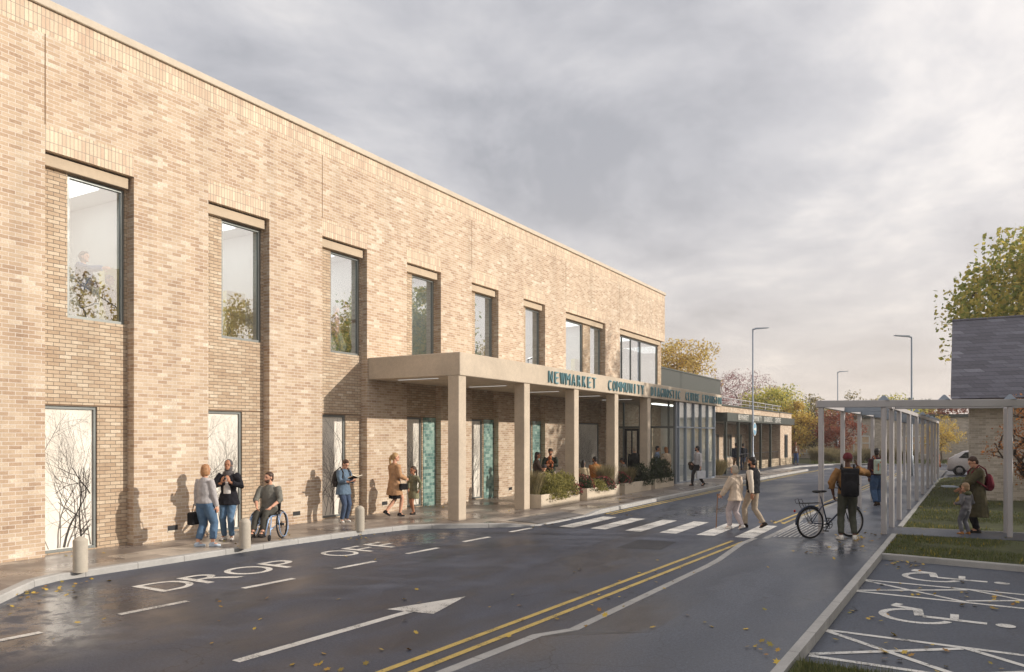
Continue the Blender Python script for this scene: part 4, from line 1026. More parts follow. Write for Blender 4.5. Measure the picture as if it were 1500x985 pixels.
def shrub(name,label,x,y,z,rx,ry,h,leaf,n,ls,seed,group,flower=None,spiky=False):
    rng=np.random.default_rng(seed)
    if spiky:
        a=rng.uniform(0,6.283,n); r=np.sqrt(rng.random(n)); b=np.stack([x+rx*.35*r*np.cos(a),y+ry*.35*r*np.sin(a),np.full(n,z)],1)
        a2=a+rng.normal(size=n)*.6; l=h*rng.uniform(.55,1.05,n); o=rng.uniform(.2,1,n)
        m=b+np.stack([rx*.35*o*np.cos(a2),ry*.35*o*np.sin(a2),l*.65],1); e=b+np.stack([rx*.85*o*np.cos(a2),ry*.85*o*np.sin(a2),l],1)
        w=np.stack([-np.sin(a2),np.cos(a2),np.zeros(n)],1)*ls
        v=np.stack([b-w,b+w,m+w*.8,m-w*.8,m-w*.8,m+w*.8,e+w*.15,e-w*.15],1).reshape(-1,3); f=np.arange(8*n).reshape(-1,4)
    else:
        q=rng.normal(size=(n,3)); q/=np.linalg.norm(q,axis=1)[:,None]; q[:,2]=np.abs(q[:,2])*1.1-.15
        lump=np.array([1+.28*mnoise.noise(V(p)*2.2+V((seed,0,0)))+.18*mnoise.noise(V(p)*5+V((0,seed,0))) for p in q])
        r=(rng.random(n)**.35)*lump
        P=np.stack([x+q[:,0]*rx*r,y+q[:,1]*ry*r,z+np.maximum(q[:,2]*h*r,-.16)],1); v,f=leafquads(P,ls,rng,.5)
    o=npmesh(name,v,f,LM[leaf]); tag(o,label,'shrub' if not spiky else 'ornamental grass',group)
    if flower:
        k=flower; q=rng.normal(size=(k,3)); q/=np.linalg.norm(q,axis=1)[:,None]; q[:,2]=np.abs(q[:,2])
        P=np.stack([x+q[:,0]*rx,y+q[:,1]*ry,z+q[:,2]*h],1); v,f=leafquads(P,.05,rng,.9); npmesh('blossoms',v,f,LM['flower'],o)
    return o
PG='plants in the planter troughs'; PX0=-11.66; Z=.5
shrub('grass_tuft','feathery grass clump at the near end of the nearest trough',PX0,20.95,Z,.5,.45,.75,'tall',900,.006,1,PG,spiky=True)
shrub('olive_shrub','bushy olive shrub spilling over the front of the nearest trough',PX0+.12,21.75,Z-.05,.62,.72,.75,'shrubol',5200,.07,2,PG)
shrub('olive_shrub','olive shrub in the middle of the nearest trough',PX0+.05,22.75,Z,.55,.62,.68,'shrubol',4200,.07,3,PG)
shrub('flowering_shrub','small red flowered shrub hanging over the far end of the nearest trough',PX0+.35,23.1,Z-.08,.28,.35,.35,'dark',900,.05,4,PG,200)
shrub('flowering_shrub','red flowered shrub at the near end of the second trough',PX0,24.4,Z,.5,.5,.50,'dark',2600,.06,5,PG,260)
shrub('olive_shrub','low olive shrub trailing over the second trough',PX0+.15,25.1,Z-.05,.55,.5,.36,'shrubol',2600,.07,6,PG)
shrub('flowering_shrub','red flowered shrub trailing at the middle of the second trough',PX0+.2,25.8,Z-.05,.5,.45,.42,'dark',2400,.06,7,PG,260)
shrub('grass_tuft','tall pale grass clump at the far end of the second trough',PX0,26.5,Z,.6,.5,.8,'tall',700,.007,8,PG,spiky=True)
shrub('flowering_shrub','red flowered shrub at the near end of the third trough',PX0,27.8,Z,.5,.55,.45,'dark',2400,.06,9,PG,220)
shrub('grass_tuft','tall pale grass clump in the third trough',PX0,28.8,Z,.5,.45,.6,'tall',600,.007,10,PG,spiky=True)
shrub('evergreen_shrub','dark evergreen shrub at the far end of the third trough',PX0+.1,29.7,Z-.05,.6,.6,.8,'dark',3400,.075,11,PG)
shrub('evergreen_shrub','dark evergreen shrub at the near end of the last trough',PX0,31.2,Z,.65,.65,1.05,'dark',3600,.075,12,PG)
shrub('evergreen_shrub','dark evergreen shrub next to the glass lobby',PX0,32.5,Z,.6,.7,1.0,'dark',3600,.075,13,PG)
for i,(x,y) in enumerate(((-12.3,43.6),(-12.6,45.0))):
    shrub('grass_tuft','grass clump at the near corner of the low clinic porch' if i else 'grass clump between the glass lobby and the low clinic',x,y,.07,.9,.9,.9,'tall',900,.012,30+i,'grass clumps by the low clinic',spiky=True)
rr=random.Random(5)
for i in range(22):
    f=i/21; x=-10.9+f*6.6+rr.uniform(-.5,.5); y=66.8+f*4.2+rr.uniform(.3,2.2)
    shrub('grass_tuft','dry ornamental grass clump in the far roadside bed',x,y,.06,1.1,1.1,rr.uniform(.9,1.4),'tall',420,.02,50+i,'grass clumps in the far roadside bed',spiky=True)

# lawns: blades, weeds and fallen leaves as ground cover
def blades(name,n,fn,h,w,leaf,seed,kind='stuff'):
    rng=np.random.default_rng(seed); P=fn(rng,n); n=len(P)
    a=rng.uniform(0,6.283,n); d=np.stack([np.cos(a),np.sin(a),np.zeros(n)],1); l=h*rng.uniform(.5,1.3,n)[:,None]
    s=np.stack([-np.sin(a),np.cos(a),np.zeros(n)],1)*w
    tip=P+d*l*rng.uniform(.1,.9,n)[:,None]+np.array([0,0,1.])*l
    v=np.stack([P-s,P+s,tip],1).reshape(-1,3); f=np.arange(3*n).reshape(-1,3)
    o=npmesh(name,v,f,LM[leaf]); return tag(o,kind=kind)
def patchy(P,rng,sc,th):
    m=np.array([mnoise.noise(V((p[0]*sc,p[1]*sc,3.3))) for p in P]); return P[m+rng.normal(size=len(P))*.10>th]
def near(rng,n):
    x=rng.uniform(-1.36,4.2,n); y=16.1+rng.random(n)*3.3; y=np.minimum(y,19.36+.1*(x+1.3)); y=np.maximum(y,16.1-.095*(x+1.36)); return patchy(np.stack([x,y,np.full(n,.1)],1),rng,.9,-.18)
def lawnz(x,y):
    fy_=(y-21)/25.6; fx_=(x+1.34)/11.3
    return .1+.05*np.sin(fy_*9)*np.minimum(1,fx_*8)+(.16*np.exp(-((y-41)/5)**2)*np.minimum(1,fx_*10))
def far(rng,n):
    y=21+25*rng.random(n)**1.6; x=-1.3+.0045*(y-21)+rng.random(n)*5.5; k=~((x>.05)&(y>31.8)); x,y=x[k],y[k]; y=y+np.clip((x+1.3)*.09,0,1)
    return patchy(np.stack([x,y,lawnz(x,y)],1),rng,.6,-.18)
def corner(rng,n):
    x=-1.42+rng.random(n)*1.6; y=6+rng.random(n)*2.02; return np.stack([x,y,np.full(n,.1)],1)
blades('grass',34000,near,.045,.004,'grass',1); blades('grass',46000,far,.06,.006,'grass',2); blades('grass',14000,corner,.07,.0035,'grass',3)
blades('meadow_weeds',1500,lambda r,n:patchy(near(r,n),r,1.3,.12),.07,.012,'weed',4); blades('meadow_weeds',2600,lambda r,n:patchy(far(r,n),r,.8,.1),.08,.014,'weed',5)
def verge(rng,n):
    f=rng.random(n); x=-11+f*12; return np.stack([x,66+.55*(x+11)+rng.random(n)*6,np.full(n,.06)],1)
blades('grass',9000,verge,.25,.03,'grass',6)
# fallen leaves in loose clusters
rng=np.random.default_rng(9); P=[]
CL=[(-11.9,6.3,.4,46,.003),(-11.2,5.4,.5,14,.003),(-9.5,5.3,.5,6,.01),(-10.9,4.6,.7,8,.002),(-8.9,7.1,.3,7,.002),(-8.0,6.2,.6,5,.002),(-5.1,6.6,.5,10,.002),(-5.6,5.5,.5,10,.002),(-4.5,9.6,1.0,30,.01),(-4.35,12.6,.9,22,.01),(-3.2,7.2,.5,8,.06),(-2.6,9.2,1.0,12,.1),(-1.75,8.2,.25,14,.11),(-1.8,18.6,.45,40,.11),(-1.7,16.9,.5,22,.11),(-2.3,15.4,.7,14,.11),(-1.0,15.6,.35,40,.012),(.3,12.9,.6,30,.014),(-.9,12.9,.5,18,.014),(-.6,9.3,.5,28,.016),(-1.1,10.9,.3,14,.016),(.2,8.8,.5,16,.016),(-9.7,17.4,.5,14,.003),(-11.4,16.3,.3,12,.003),(-12.1,13.2,.35,26,.003),(-9.0,21.4,.5,20,.01),(-11.0,26,.8,22,.104),(-14.2,8.5,.4,8,.105),(-13.0,11.2,.6,14,.105),(-12.3,17.5,.9,26,.105),(-14.3,20,.5,20,.105),(-4.2,21.3,.4,14,.02),(.3,20.6,.9,24,.11),(-2.2,26,1.2,22,.105),(-7,9,2.5,10,.002)]
for cx,cy,sp,n,z in CL:
    n=int(n*.7); q=rng.normal(size=(n,2))*sp*np.array([.7,1]); P+= [(cx+a,cy+b,z+rng.uniform(.004,.02)) for a,b in q]
P=np.array(P)
keep=~((P[:,0]>-1.6)&(P[:,0]<-1.35)); P=P[keep]
n=len(P); S=rng.uniform(.045,.09,n); a=rng.uniform(0,6.283,n); vs=[];fs=[]
shape=[(0,-.5),(.18,-.25),(.5,-.15),(.28,.05),(.42,.38),(.12,.28),(0,.6),(-.14,.26),(-.45,.36),(-.26,.03),(-.5,-.2),(-.16,-.24)]
for i in range(n):
    k=len(vs); ca,sa=math.cos(a[i]),math.sin(a[i]); tx,ty=rng.normal(size=2)*.25
    for u,v in shape:
        xx,yy=(u*ca-v*sa)*S[i],(u*sa+v*ca)*S[i]; vs.append((P[i,0]+xx,P[i,1]+yy,P[i,2]+xx*tx+yy*ty+.02*S[i]*12*(u*u+v*v)*.3))
    fs.append(tuple(range(k,k+12)))
mb=MB(); mb.v=vs; mb.f=fs; tag(mb.build('fallen_leaves',LM['fallen']),kind='stuff')
# ============================================================ PEOPLE
def cloth(name,c,var=.12,rough=.85):
    k=N(name); a=k.tex(9,4,.6); b=k.tex(300,2); 
    r=k.ramp((a,'Fac'),[(.3,1-var),(.7,1+var)]); x=k.mix(1.,c,(r,0),'MULTIPLY')
    h=k.tex(13,3,.5); k.bsdf(x,rough,0,k.bump((h,'Fac'),.55,.03),.2); return k.m
CM={}
def cm(r,g,b,nm='cloth'):
    key=(r,g,b)
    if key not in CM: CM[key]=cloth(nm,lin(r,g,b))
    return CM[key]
SK={'light':mat('light_skin',lin(212,160,132),.5,.05,8,0),'tan':mat('tan_skin',lin(176,124,94),.5,.05,8,0),'dark':mat('dark_skin',lin(92,60,46),.5,.05,8,0)}
HR={'black':mat('black_hair',lin(34,28,26),.5,.25,30,.4,120),'brown':mat('brown_hair',lin(70,48,34),.5,.25,30,.4,120),'ginger':mat('ginger_hair',lin(166,122,84),.5,.25,30,.4,120),'blond':mat('blond_hair',lin(184,148,100),.5,.25,30,.4,120),'grey':mat('grey_hair',lin(176,164,148),.5,.2,30,.4,120)}
EYE=mat('eye_dark',lin(30,24,22),.2,0,bump=0); LIP=mat('lip',lin(150,84,76),.5,0,bump=0)

def remesh(name,mb,vox,m,parent,it=3,noise=0,seed=0):
    me=mb.mesh(name); o=bpy.data.objects.new(name,me); COL.objects.link(o)
    r=o.modifiers.new('r','REMESH'); r.mode='VOXEL'; r.voxel_size=vox; r.use_smooth_shade=True
    s=o.modifiers.new('s','SMOOTH'); s.iterations=it; s.factor=.5
    dg=bpy.context.evaluated_depsgraph_get(); me2=bpy.data.meshes.new_from_object(o.evaluated_get(dg)); me2.name=name
    bpy.data.objects.remove(o); bpy.data.meshes.remove(me)
    if noise:
        n=len(me2.vertices); co=np.empty(n*3,np.float32); me2.vertices.foreach_get('co',co); co=co.reshape(-1,3); no=np.empty(n*3,np.float32); me2.vertices.foreach_get('normal',no); no=no.reshape(-1,3)
        q=co*np.array([1,1,1.]); d=np.sin(q[:,2]*46+np.sin(q[:,0]*23+seed)*2.2+np.sin(q[:,1]*19)*2)*.6+np.sin(q[:,2]*27-q[:,0]*31+seed)*.5
        co=co+no*(d*noise)[:,None]; me2.vertices.foreach_set('co',co.astype(np.float32).ravel())
    me2.materials.clear(); me2.materials.append(m)
    me2.polygons.foreach_set('use_smooth',[True]*len(me2.polygons))
    o=bpy.data.objects.new(name,me2); COL.objects.link(o)
    if parent is not None: o.parent=parent
    return o

def ik(a,b,l1,l2,pole):
    a=V(a);b=V(b);d=b-a; L=min(max(d.length,.05),(l1+l2)*.998); dn=d.normalized(); b=a+dn*L
    x=(l1*l1-l2*l2+L*L)/(2*L); h=math.sqrt(max(l1*l1-x*x,0)); p=V(pole); p=p-dn*p.dot(dn)
    if p.length<1e-4: p=V((0,1,.01))
    return a+dn*x+p.normalized()*h, b

def hand(mb,w,f,pn,side,curl=.5,sc=1.):
    # w wrist, f finger direction, pn palm normal (palm faces pn), side +1 right
    f=V(f).normalized(); pn=V(pn); pn=(pn-f*pn.dot(f)).normalized(); s=f.cross(pn)*side
    Mx=Matrix((s,pn,f)).transposed()
    mb.ell(w+f*.055*sc,(.042*sc,.020*sc,.055*sc),Mx,10,7)
    for k,(o,l) in enumerate(((-.030,.068),(-.010,.078),(.010,.074),(.029,.058))):
        b=w+f*.095*sc+s*o*sc; d1=(f*math.cos(curl*.6)+pn*math.sin(curl*.6)); d2=(f*math.cos(curl*1.5)+pn*math.sin(curl*1.5)); d3=(f*math.cos(curl*2.3)+pn*math.sin(curl*2.3))
        p1=b+d1*l*.42*sc; p2=p1+d2*l*.36*sc; p3=p2+d3*l*.3*sc
        mb.tube([b-f*.02*sc,b,p1,p2,p3],[.0095*sc,.0095*sc,.009*sc,.0085*sc,.0075*sc],6)
    b=w+f*.03*sc-s*.036*sc; mb.tube([b,b+(f*.6-s*.7+pn*.3)*.04*sc,b+(f*.9-s*.75+pn*.6)*.065*sc],[.013*sc,.011*sc,.009*sc],6)

def person(label,x,y,z,face,H=1.75,sex='m',skin='light',hair='brown',style='short',top=None,legs=None,skirt=None,shoes=(60,50,45),pelvis=None,lean=0,side=0,fl=None,fr=None,hl=None,hr=None,hyaw=0,hpitch=0,group=None,near=True,child=False,polel=(-.5,-1,-.3),poler=(.5,-1,-.3),cuff=1.,legcuff=1.,hdl=None,hdr=None,curl=.5,shirt=None,bulk=1.0,hairm=None,beard=False,kpole=(0,1,0),bare_legs=False,leg_bulk=1.,hem=-.02,hood=False,pnl=None,pnr=None,cat='person'):
    s=H/1.75; hs=(1.0 if not child else 1.0+ (1.75-H)*.55)
    fem=sex=='f'
    pv=V(pelvis or (0,0,.93)); u=V((math.sin(side),math.sin(lean),math.cos(lean))).normalized()
    rt=V((1,0,0)); sw=.165 if fem else .188
    ch=pv+u*.34; sh=pv+u*.475; nb=pv+u*.535
    SL=sh-rt*sw; SR=sh+rt*sw; hw=.088
    HLp=pv-rt*hw-V((0,0,.03)); HRp=pv+rt*hw-V((0,0,.03))
    fl=fl or (-.10,.02,.08); fr=fr or (.10,-.02,.08)
    KL_,AL=ik(HLp,fl[:3],.435,.425,kpole); KR_,AR=ik(HRp,fr[:3],.435,.425,kpole)
    hl=hl or (-.24,.03,.80); hr=hr or (.24,.03,.80)
    EL_,WL=ik(SL,hl,.29,.26,polel); ER_,WR=ik(SR,hr,.29,.26,poler)
    # head frame
    hc=nb+u*.06+V((0,.02,.105)) ; 
    HM=Matrix.Rotation(hyaw,3,'Z')@Matrix.Rotation(-hpitch,3,'X'); k=hs
    hc=nb+V((0,.015,.06))+HM@V((0,.02,.11*k))
    h=lambda a,b,c: hc+HM@V((a*k,b*k,c*k))
    vox=.0085 if near else .011
    mb=MB()
    # torso, neck, head
    tp=[pv-u*.08,pv+u*.0,pv+u*.13,pv+u*.27,pv+u*.40,pv+u*.48,nb]
    tr_=[(.12,.09),(.160,.112),(.128,.092) if fem else (.142,.1),(.145,.112) if fem else (.165,.115),(.15,.105) if fem else (.175,.112),(.11,.075),(.055,.055)]
    tr_=[(a*bulk,b*bulk) if i<5 else (a,b) for i,(a,b) in enumerate(tr_)]
    mb.etube(tp,tr_,rt); mb.tube([nb-u*.05,h(0,-.025,-.05)],[.058,.05] if not child else [.045,.045],12)
    mb.ell(h(0,-.008,.02),(.074*k,.094*k,.100*k),HM); mb.ell(h(0,.022,-.055),(.054*k,.064*k,.060*k),HM); mb.ell(h(0,.075,-.088),(.026*k,.022*k,.02*k),HM,8,6)
    mb.tube([h(0,.082,.02),h(0,.104,-.022)],[.010*k,.016*k],8); mb.ell(h(0,.088,.032),(.05*k,.012*k,.012*k),HM,8,6); mb.ell(h(0,.083,-.058),(.024*k,.012*k,.012*k),HM,8,6)
    for sx in (-1,1): mb.ell(h(sx*.076,-.005,-.005),(.010*k,.022*k,.033*k),HM,8,6)
    for (S,E,W,sd,hd,pn) in ((SL,EL_,WL,-1,hdl,pnl),(SR,ER_,WR,1,hdr,pnr)):
        mb.tube([S+u*.01,S+(E-S)*.3,E,E+(W-E)*.35,W],[.056,.05,.041,.039,.027],10)
        d=V(hd) if hd else (W-E); hand(mb,W,d,V(pn) if pn else V((-sd,.25,0)),sd,curl,.95 if fem else 1.)
    for (P0,K,A,f) in ((HLp,KL_,AL,fl),(HRp,KR_,AR,fr)):
        mb.tube([P0+V((0,0,.03)),P0+(K-P0)*.35,K,K+(A-K)*.3,A],[.095,.082,.056,.056,.036],12)
        yaw=f[3] if len(f)>3 else 0; pit=f[4] if len(f)>4 else 0
        fd=V((math.sin(yaw)*math.cos(pit),math.cos(yaw)*math.cos(pit),-math.sin(pit)))
        mb.tube([A+V((0,0,-.02))-fd*.03,A+fd*.1-V((0,0,.035))],[.04,.03],8)
    for p in list(mb.v)[:0]: pass
    S3=Matrix.Scale(s,4); mb.xf(S3)
    body=remesh('person',mb,vox*s if not child else vox*.8,SK[skin],None,3)
    body.location=(x,y,z); body.rotation_euler=(0,0,math.atan2(-face[0],face[1])); tag(body,label,cat,group)
    def part(nm,mb,m,v=.011,it=3,noise=0): mb.xf(S3); return remesh(nm,mb,v*(1 if near else 1.25),m,body,it,noise,len(label))
    # shoes
    for (A,f) in ((AL,fl),(AR,fr)):
        yaw=f[3] if len(f)>3 else 0; pit=f[4] if len(f)>4 else 0
        fd=V((math.sin(yaw)*math.cos(pit),math.cos(yaw)*math.cos(pit),-math.sin(pit))); up=V((math.sin(yaw)*math.sin(pit),math.cos(yaw)*math.sin(pit),math.cos(pit))); sdv=fd.cross(up)
        Mx=Matrix((sdv,fd,up)).transposed(); q=MB(); c0=A-up*.035
        q.ell(c0-fd*.03,(.040,.050,.042),Mx,12,8); q.ell(c0+fd*.05-up*.008,(.043,.085,.034),Mx,12,8); q.ell(c0+fd*.115-up*.018,(.044,.06,.026),Mx,12,8); q.tube([A-up*.03,A+up*.02],[.045,.043],10)
        b_=[c0+sdv*a+fd*b-up*.042 for a,b in ((-.035,-.07),(.035,-.07),(.045,.1),(.03,.16),(-.03,.16),(-.045,.1))]
        q.add([p for p in b_]+[p+up*.022 for p in b_],[(5,4,3,2,1,0),(6,7,8,9,10,11)]+[(i,(i+1)%6,6+(i+1)%6,6+i) for i in range(6)])
        part('shoe',q,cm(*shoes),.009,2)
    # trousers
    if legs and not bare_legs:
        q=MB(); lb=leg_bulk
        q.etube([pv-u*.10,pv-u*.02,pv+u*.06,pv+u*.13],[(.13,.10),(.176*bulk,.126*bulk),(.168*bulk,.122*bulk),(.148*bulk,.108*bulk)],rt)
        for P0,K,A in ((HLp,KL_,AL),(HRp,KR_,AR)):
            e=K+(A-K)*min(legcuff,1.0)*.96
            q.tube([P0+V((0,0,.04)),P0+(K-P0)*.35,K,K+(e-K)*.35,e],[.108*bulk,.096*lb*bulk**.5,.072*lb,.070*lb,.058*lb],14)
        part('trousers',q,cm(*legs),.012,3,.0028)
    if skirt:
        c,zb,rw=skirt; q=MB(); q.etube([(pv.x,pv.y,zb),(pv.x,pv.y,(zb+pv.z)/2),tuple(pv),tuple(pv+u*.12)],[(rw,rw*.8),(rw*.95,rw*.76),(.178,.13),(.14,.105)],rt); part('skirt',q,cm(*c),.012,3,.004)
    # top: hem offset below/above pelvis
    def sleeves(q,o,cf):
        for S,E,W in ((SL,EL_,WL),(SR,ER_,WR)):
            e=E+(W-E)*cf if cf>0 else S+(E-S)*(1+cf)
            pts=[S+u*.012-(S-sh)*.12,S+(E-S)*.3,E,e] if cf>0 else [S+u*.012-(S-sh)*.12,S+(E-S)*.3,e]
            rr=[.068+o,.060+o,.052+o,.042+o*.8]; q.tube(pts,rr[:len(pts)],12)
    if top:
        c,o=top; q=MB()
        if hem<-.12:
            n_=V((pv.x,pv.y,0)); zb=pv.z+hem; f=min(1.,(-hem)/.5)
            pts=[(pv.x,pv.y,zb),(pv.x,pv.y,zb+.03),(pv.x,pv.y,pv.z-.05)]; rr=[(.205+.05*f+o,.15+.05*f+o),(.205+.05*f+o,.15+.05*f+o),(.195*bulk+o,.14*bulk+o)]
        else:
            pts=[tuple(pv+u*hem),tuple(pv+u*(hem+.05))]; rr=[(.170*bulk+o*1.1,.122*bulk+o*1.1),(.168*bulk+o*1.2,.12*bulk+o*1.2)]
        pts+=[tuple(pv+u*.14),tuple(pv+u*.27),tuple(pv+u*.40),tuple(pv+u*.485),tuple(nb+u*.015)]
        w_=(.135,.10) if fem else (.152,.108); rr+=[(w_[0]*bulk+o*1.3,w_[1]*bulk+o*1.3),((.152 if fem else .172)*bulk+o,.122*bulk+o),((.158 if fem else .185)+o,.114+o),(.13+o,.085+o),(.066+o*.5,.066+o*.5)]
        q.etube(pts,rr,rt)
        if fem: 
            for sx in (-1,1): q.ell(pv+u*.31+V((sx*.07,.085,0)),(.07,.06+o,.065),None,10,7)
        sleeves(q,o,cuff); part('jacket' if o>.018 else 'top',q,cm(*c),.0115,3,.0035 if o<.02 else .0045)
    if shirt:   # visible panel of an inner shirt between open jacket fronts
        q=MB(); oo=(top[1] if top else 0); zs=[.08,.2,.31,.42,.47]; q.etube([pv+u*a+V((0,.122*bulk+oo*1.0-.03 - (0.02 if a>.4 else 0),0)) for a in zs],[(.085,.035),(.08,.035),(.08,.038),(.06,.035),(.04,.03)],rt,10); part('shirt',q,cm(*shirt),.012,2)
    if hood:
        q=MB(); q.ell(nb+V((0,-.075,-.02)),(.12,.075,.06)); q.ell(nb+V((0,.0,-.01)),(.11,.10,.05)); part('hood',q,cm(*top[0]),.012,3,.003)
    # hair and headgear
    q=MB(); hm=HR[hair] if hairm is None else hairm; nm='hair'
    if style in('short','bob','pony','bun','long','bald'):
        if style!='bald':
            q.ell(h(0,-.022,.040),(.084*k,.094*k,.094*k),HM); q.ell(h(0,.018,.084),(.062*k,.056*k,.034*k),HM)
            q.ell(h(0,-.05,-.02),(.072*k,.062*k,.08*k),HM)
        if style=='bob':
            for sx in (-1,1): q.ell(h(sx*.068,-.02,-.03),(.032*k,.06*k,.095*k),HM)
            q.ell(h(0,-.06,-.04),(.09*k,.062*k,.105*k),HM)
        if style=='long': q.ell(h(0,-.07,-.10),(.085*k,.055*k,.20*k),HM); q.ell(h(0,-.05,-.02),(.092*k,.07*k,.12*k),HM)
        if style=='pony': q.ell(h(0,-.10,.05),(.035*k,.035*k,.035*k),HM); q.tube([h(0,-.12,.05),h(0,-.155,-.02),h(0,-.15,-.14),h(0,-.14,-.26)],[.026,.036,.034,.012],8)
        if style=='bun': q.ell(h(0,-.105,.02),(.045*k,.042*k,.045*k),HM)
    elif style=='beanie': nm='beanie'; q.ell(h(0,-.012,.055),(.092*k,.104*k,.088*k),HM); q.tube([h(0,-.012,.015),h(0,-.012,.05)],[.096*k,.098*k],16)
    elif style=='cap': nm='cap'; q.ell(h(0,-.012,.05),(.09*k,.102*k,.085*k),HM); q.ell(h(0,.10,.045),(.06*k,.06*k,.012*k),HM)
    elif style=='hijab': nm='headscarf'; q.ell(h(0,-.03,.02),(.092*k,.098*k,.112*k),HM); q.ell(h(0,-.02,-.09),(.088*k,.085*k,.09*k),HM); q.ell(nb+V((0,.01,-.005)),(.13,.105,.06)); q.ell(nb+V((0,.07,-.06)),(.09,.05,.07))
    if q.v:
        if style in('short','bob','pony','bun','long'):
            # keep the face clear
            fc=h(0,.075,-.035); 
        part(nm,q,hm,.009,2)
    if beard: q=MB(); q.ell(h(0,.04,-.075),(.056*k,.058*k,.044*k),HM); q.ell(h(0,.03,-.05),(.062*k,.05*k,.03*k),HM); part('beard',q,HR[hair],.009,2)
    if near:
        q=MB(); 
        for sx in (-1,1): q.ell(h(sx*.031,.084,.010),(.013*k,.008*k,.008*k),HM,8,6)
        for sx in (-1,1): q.tube([h(sx*.016,.092,.033),h(sx*.046,.08,.034)],[.005*k,.004*k],5)
        q.xf(S3); o=q.build('eyes',EYE,None,True); o.parent=body
        q=MB(); q.ell(h(0,.093,-.058),(.022*k,.007*k,.007*k),HM,8,6); q.xf(S3); o=q.build('mouth',LIP,None,True); o.parent=body
    Wm=wm(body)
    body_info={'o':body,'W':lambda p:Wm@(V(p)*s),'M':Wm@S3,'WL':WL,'WR':WR,'nb':nb,'pv':pv,'u':u,'hc':hc,'SL':SL,'SR':SR,'s':s,'top':top}
    return body_info

def carried(name,label,cat,mb,m,info,sub=(),vox=None,group=None):
    mb.xf(info['M']); o=mb.build(name,m,None,True) if not vox else remesh(name,mb,vox,m,None,2)
    if not vox:
        e=o.modifiers.new('edge','EDGE_SPLIT'); e.split_angle=R(35)
    tag(o,label,cat,group)
    for nm,b,mm in sub: b.xf(info['M']); c=b.build(nm,mm,None,True); c.parent=o; c.matrix_parent_inverse=wm(o).inverted()
    return o
def backpack(info,label,m,w=.15,d=.10,h=.23,kind='round',name='backpack',straps=True,zz=.27,group=None):
    pv,u=info['pv'],info['u']; o=info['top'][1] if info['top'] else .02; c=pv+u*zz+V((0,-.125-o-d,0)); q=MB()
    if kind=='round': q.ell(c,(w,d,h)); q.ell(c+V((0,-.03,-.06)),(w*.9,d*.9,h*.7)); q.cbox(c.x-w*.8,c.x+w*.8,c.y-d*.5,c.y+d*.8,c.z-h*.95,c.z+h*.6,.02)
    elif kind=='roll': q.cbox(c.x-w,c.x+w,c.y-d*.8,c.y+d,c.z-h,c.z+h*.72,.035); q.ell(c+V((0,-.02,-h*.4)),(w*.97,d*1.15,h*.6)); q.tube([c+V((-w*1.02,0,h*.80)),c+V((w*1.02,0,h*.80))],[d*.62,d*.62],12); q.cbox(c.x-w*.98,c.x+w*.98,c.y-d*.6,c.y+d*.6,c.z+h*.5,c.z+h*.85,.02)
    else: q.cbox(c.x-w,c.x+w,c.y-d,c.y+d,c.z-h,c.z+h,.02); q.cbox(c.x-w*1.01,c.x+w*1.01,c.y-d-.02,c.y+d,c.z+h*.15,c.z+h*1.02,.02)
    sub=[]
    if straps:
        b=MB()
        for sx in (-1,1):
            oo=o+.012
            b.tube([c+V((sx*w*.6,d*.7,h*.7)),pv+u*.49+V((sx*.11,-.085-oo,.03)),pv+u*.52+V((sx*.115,.0,.045+oo)),pv+u*.45+V((sx*.125,.10+oo,0)),pv+u*.30+V((sx*.15,.09+oo,0)),pv+u*.2+V((sx*(.175+oo),.0,0)),c+V((sx*w*.8,d*.6,-h*.7))],.017,6)
        sub.append(('strap',b,m if kind!='box' else cm(150,84,54)))
    if kind=='box':
        b=MB(); 
        for sx in (-1,1): b.cbox(c.x+sx*w*.5-.015,c.x+sx*w*.5+.015,c.y-d-.03,c.y-d-.018,c.z-h*.5,c.z+h*.5,.003)
        b.cbox(c.x-.025,c.x+.025,c.y-d-.03,c.y-d-.018,c.z+h*.55,c.z+h*.75,.003); sub.append(('leather_tab',b,cm(140,84,50)))
    return carried(name,label,'backpack',q,m,info,sub,.012,group)

G='people outside the entrance'
# 1 woman in grey sweater, back to us
a=person('woman with a ginger bob in a grey sweater and loose jeans, back turned',-13.27,10.15,.1,(-.2,.97),1.66,'f','light','ginger','bob',((176,172,172),.014),(88,114,142),shoes=(186,200,214),fl=(-.14,-.06,.08,.5),fr=(.15,.06,.08,.9),hl=(-.27,.06,.83),hr=(.25,.08,.84),hyaw=-.25,legcuff=.84,leg_bulk=1.22,bulk=1.06,hem=-.0,group=G)
q=MB(); W=a['WL']; c=W+V((-.02,.0,-.27)); q.cbox(c.x-.10,c.x+.08,c.y-.18,c.y+.18,c.z-.14,c.z+.13,.03); b=MB(); b.tube([c+V((0,-.11,.12)),c+V((0,-.07,.30)),c+V((0,.07,.30)),c+V((0,.11,.12))],.010,6)
carried('handbag','black leather handbag hanging from the hand of the woman in the grey sweater','handbag',q,cm(28,28,30),a,[('handle',b,cm(28,28,30))])
# 2 woman in headscarf
person('woman in a grey headscarf, black blazer and blue jeans with her hands at her chest',-13.72,11.1,.1,(.55,-.83),1.73,'f','tan','black','hijab',((34,34,40),.024),(92,120,148),shoes=(222,216,208),hl=(-.09,.24,1.27),hr=(.08,.24,1.25),polel=(-1,-.3,-.6),poler=(1,-.3,-.6),hdl=(.25,.15,1),hdr=(-.25,.15,1),pnl=(.5,-.6,0),pnr=(-.5,-.6,0),cuff=.75,hem=-.16,shirt=(226,222,216),hairm=cm(92,88,88),fl=(-.08,.04,.08,-.2),fr=(.10,-.02,.08,.4),group=G,curl=.35)
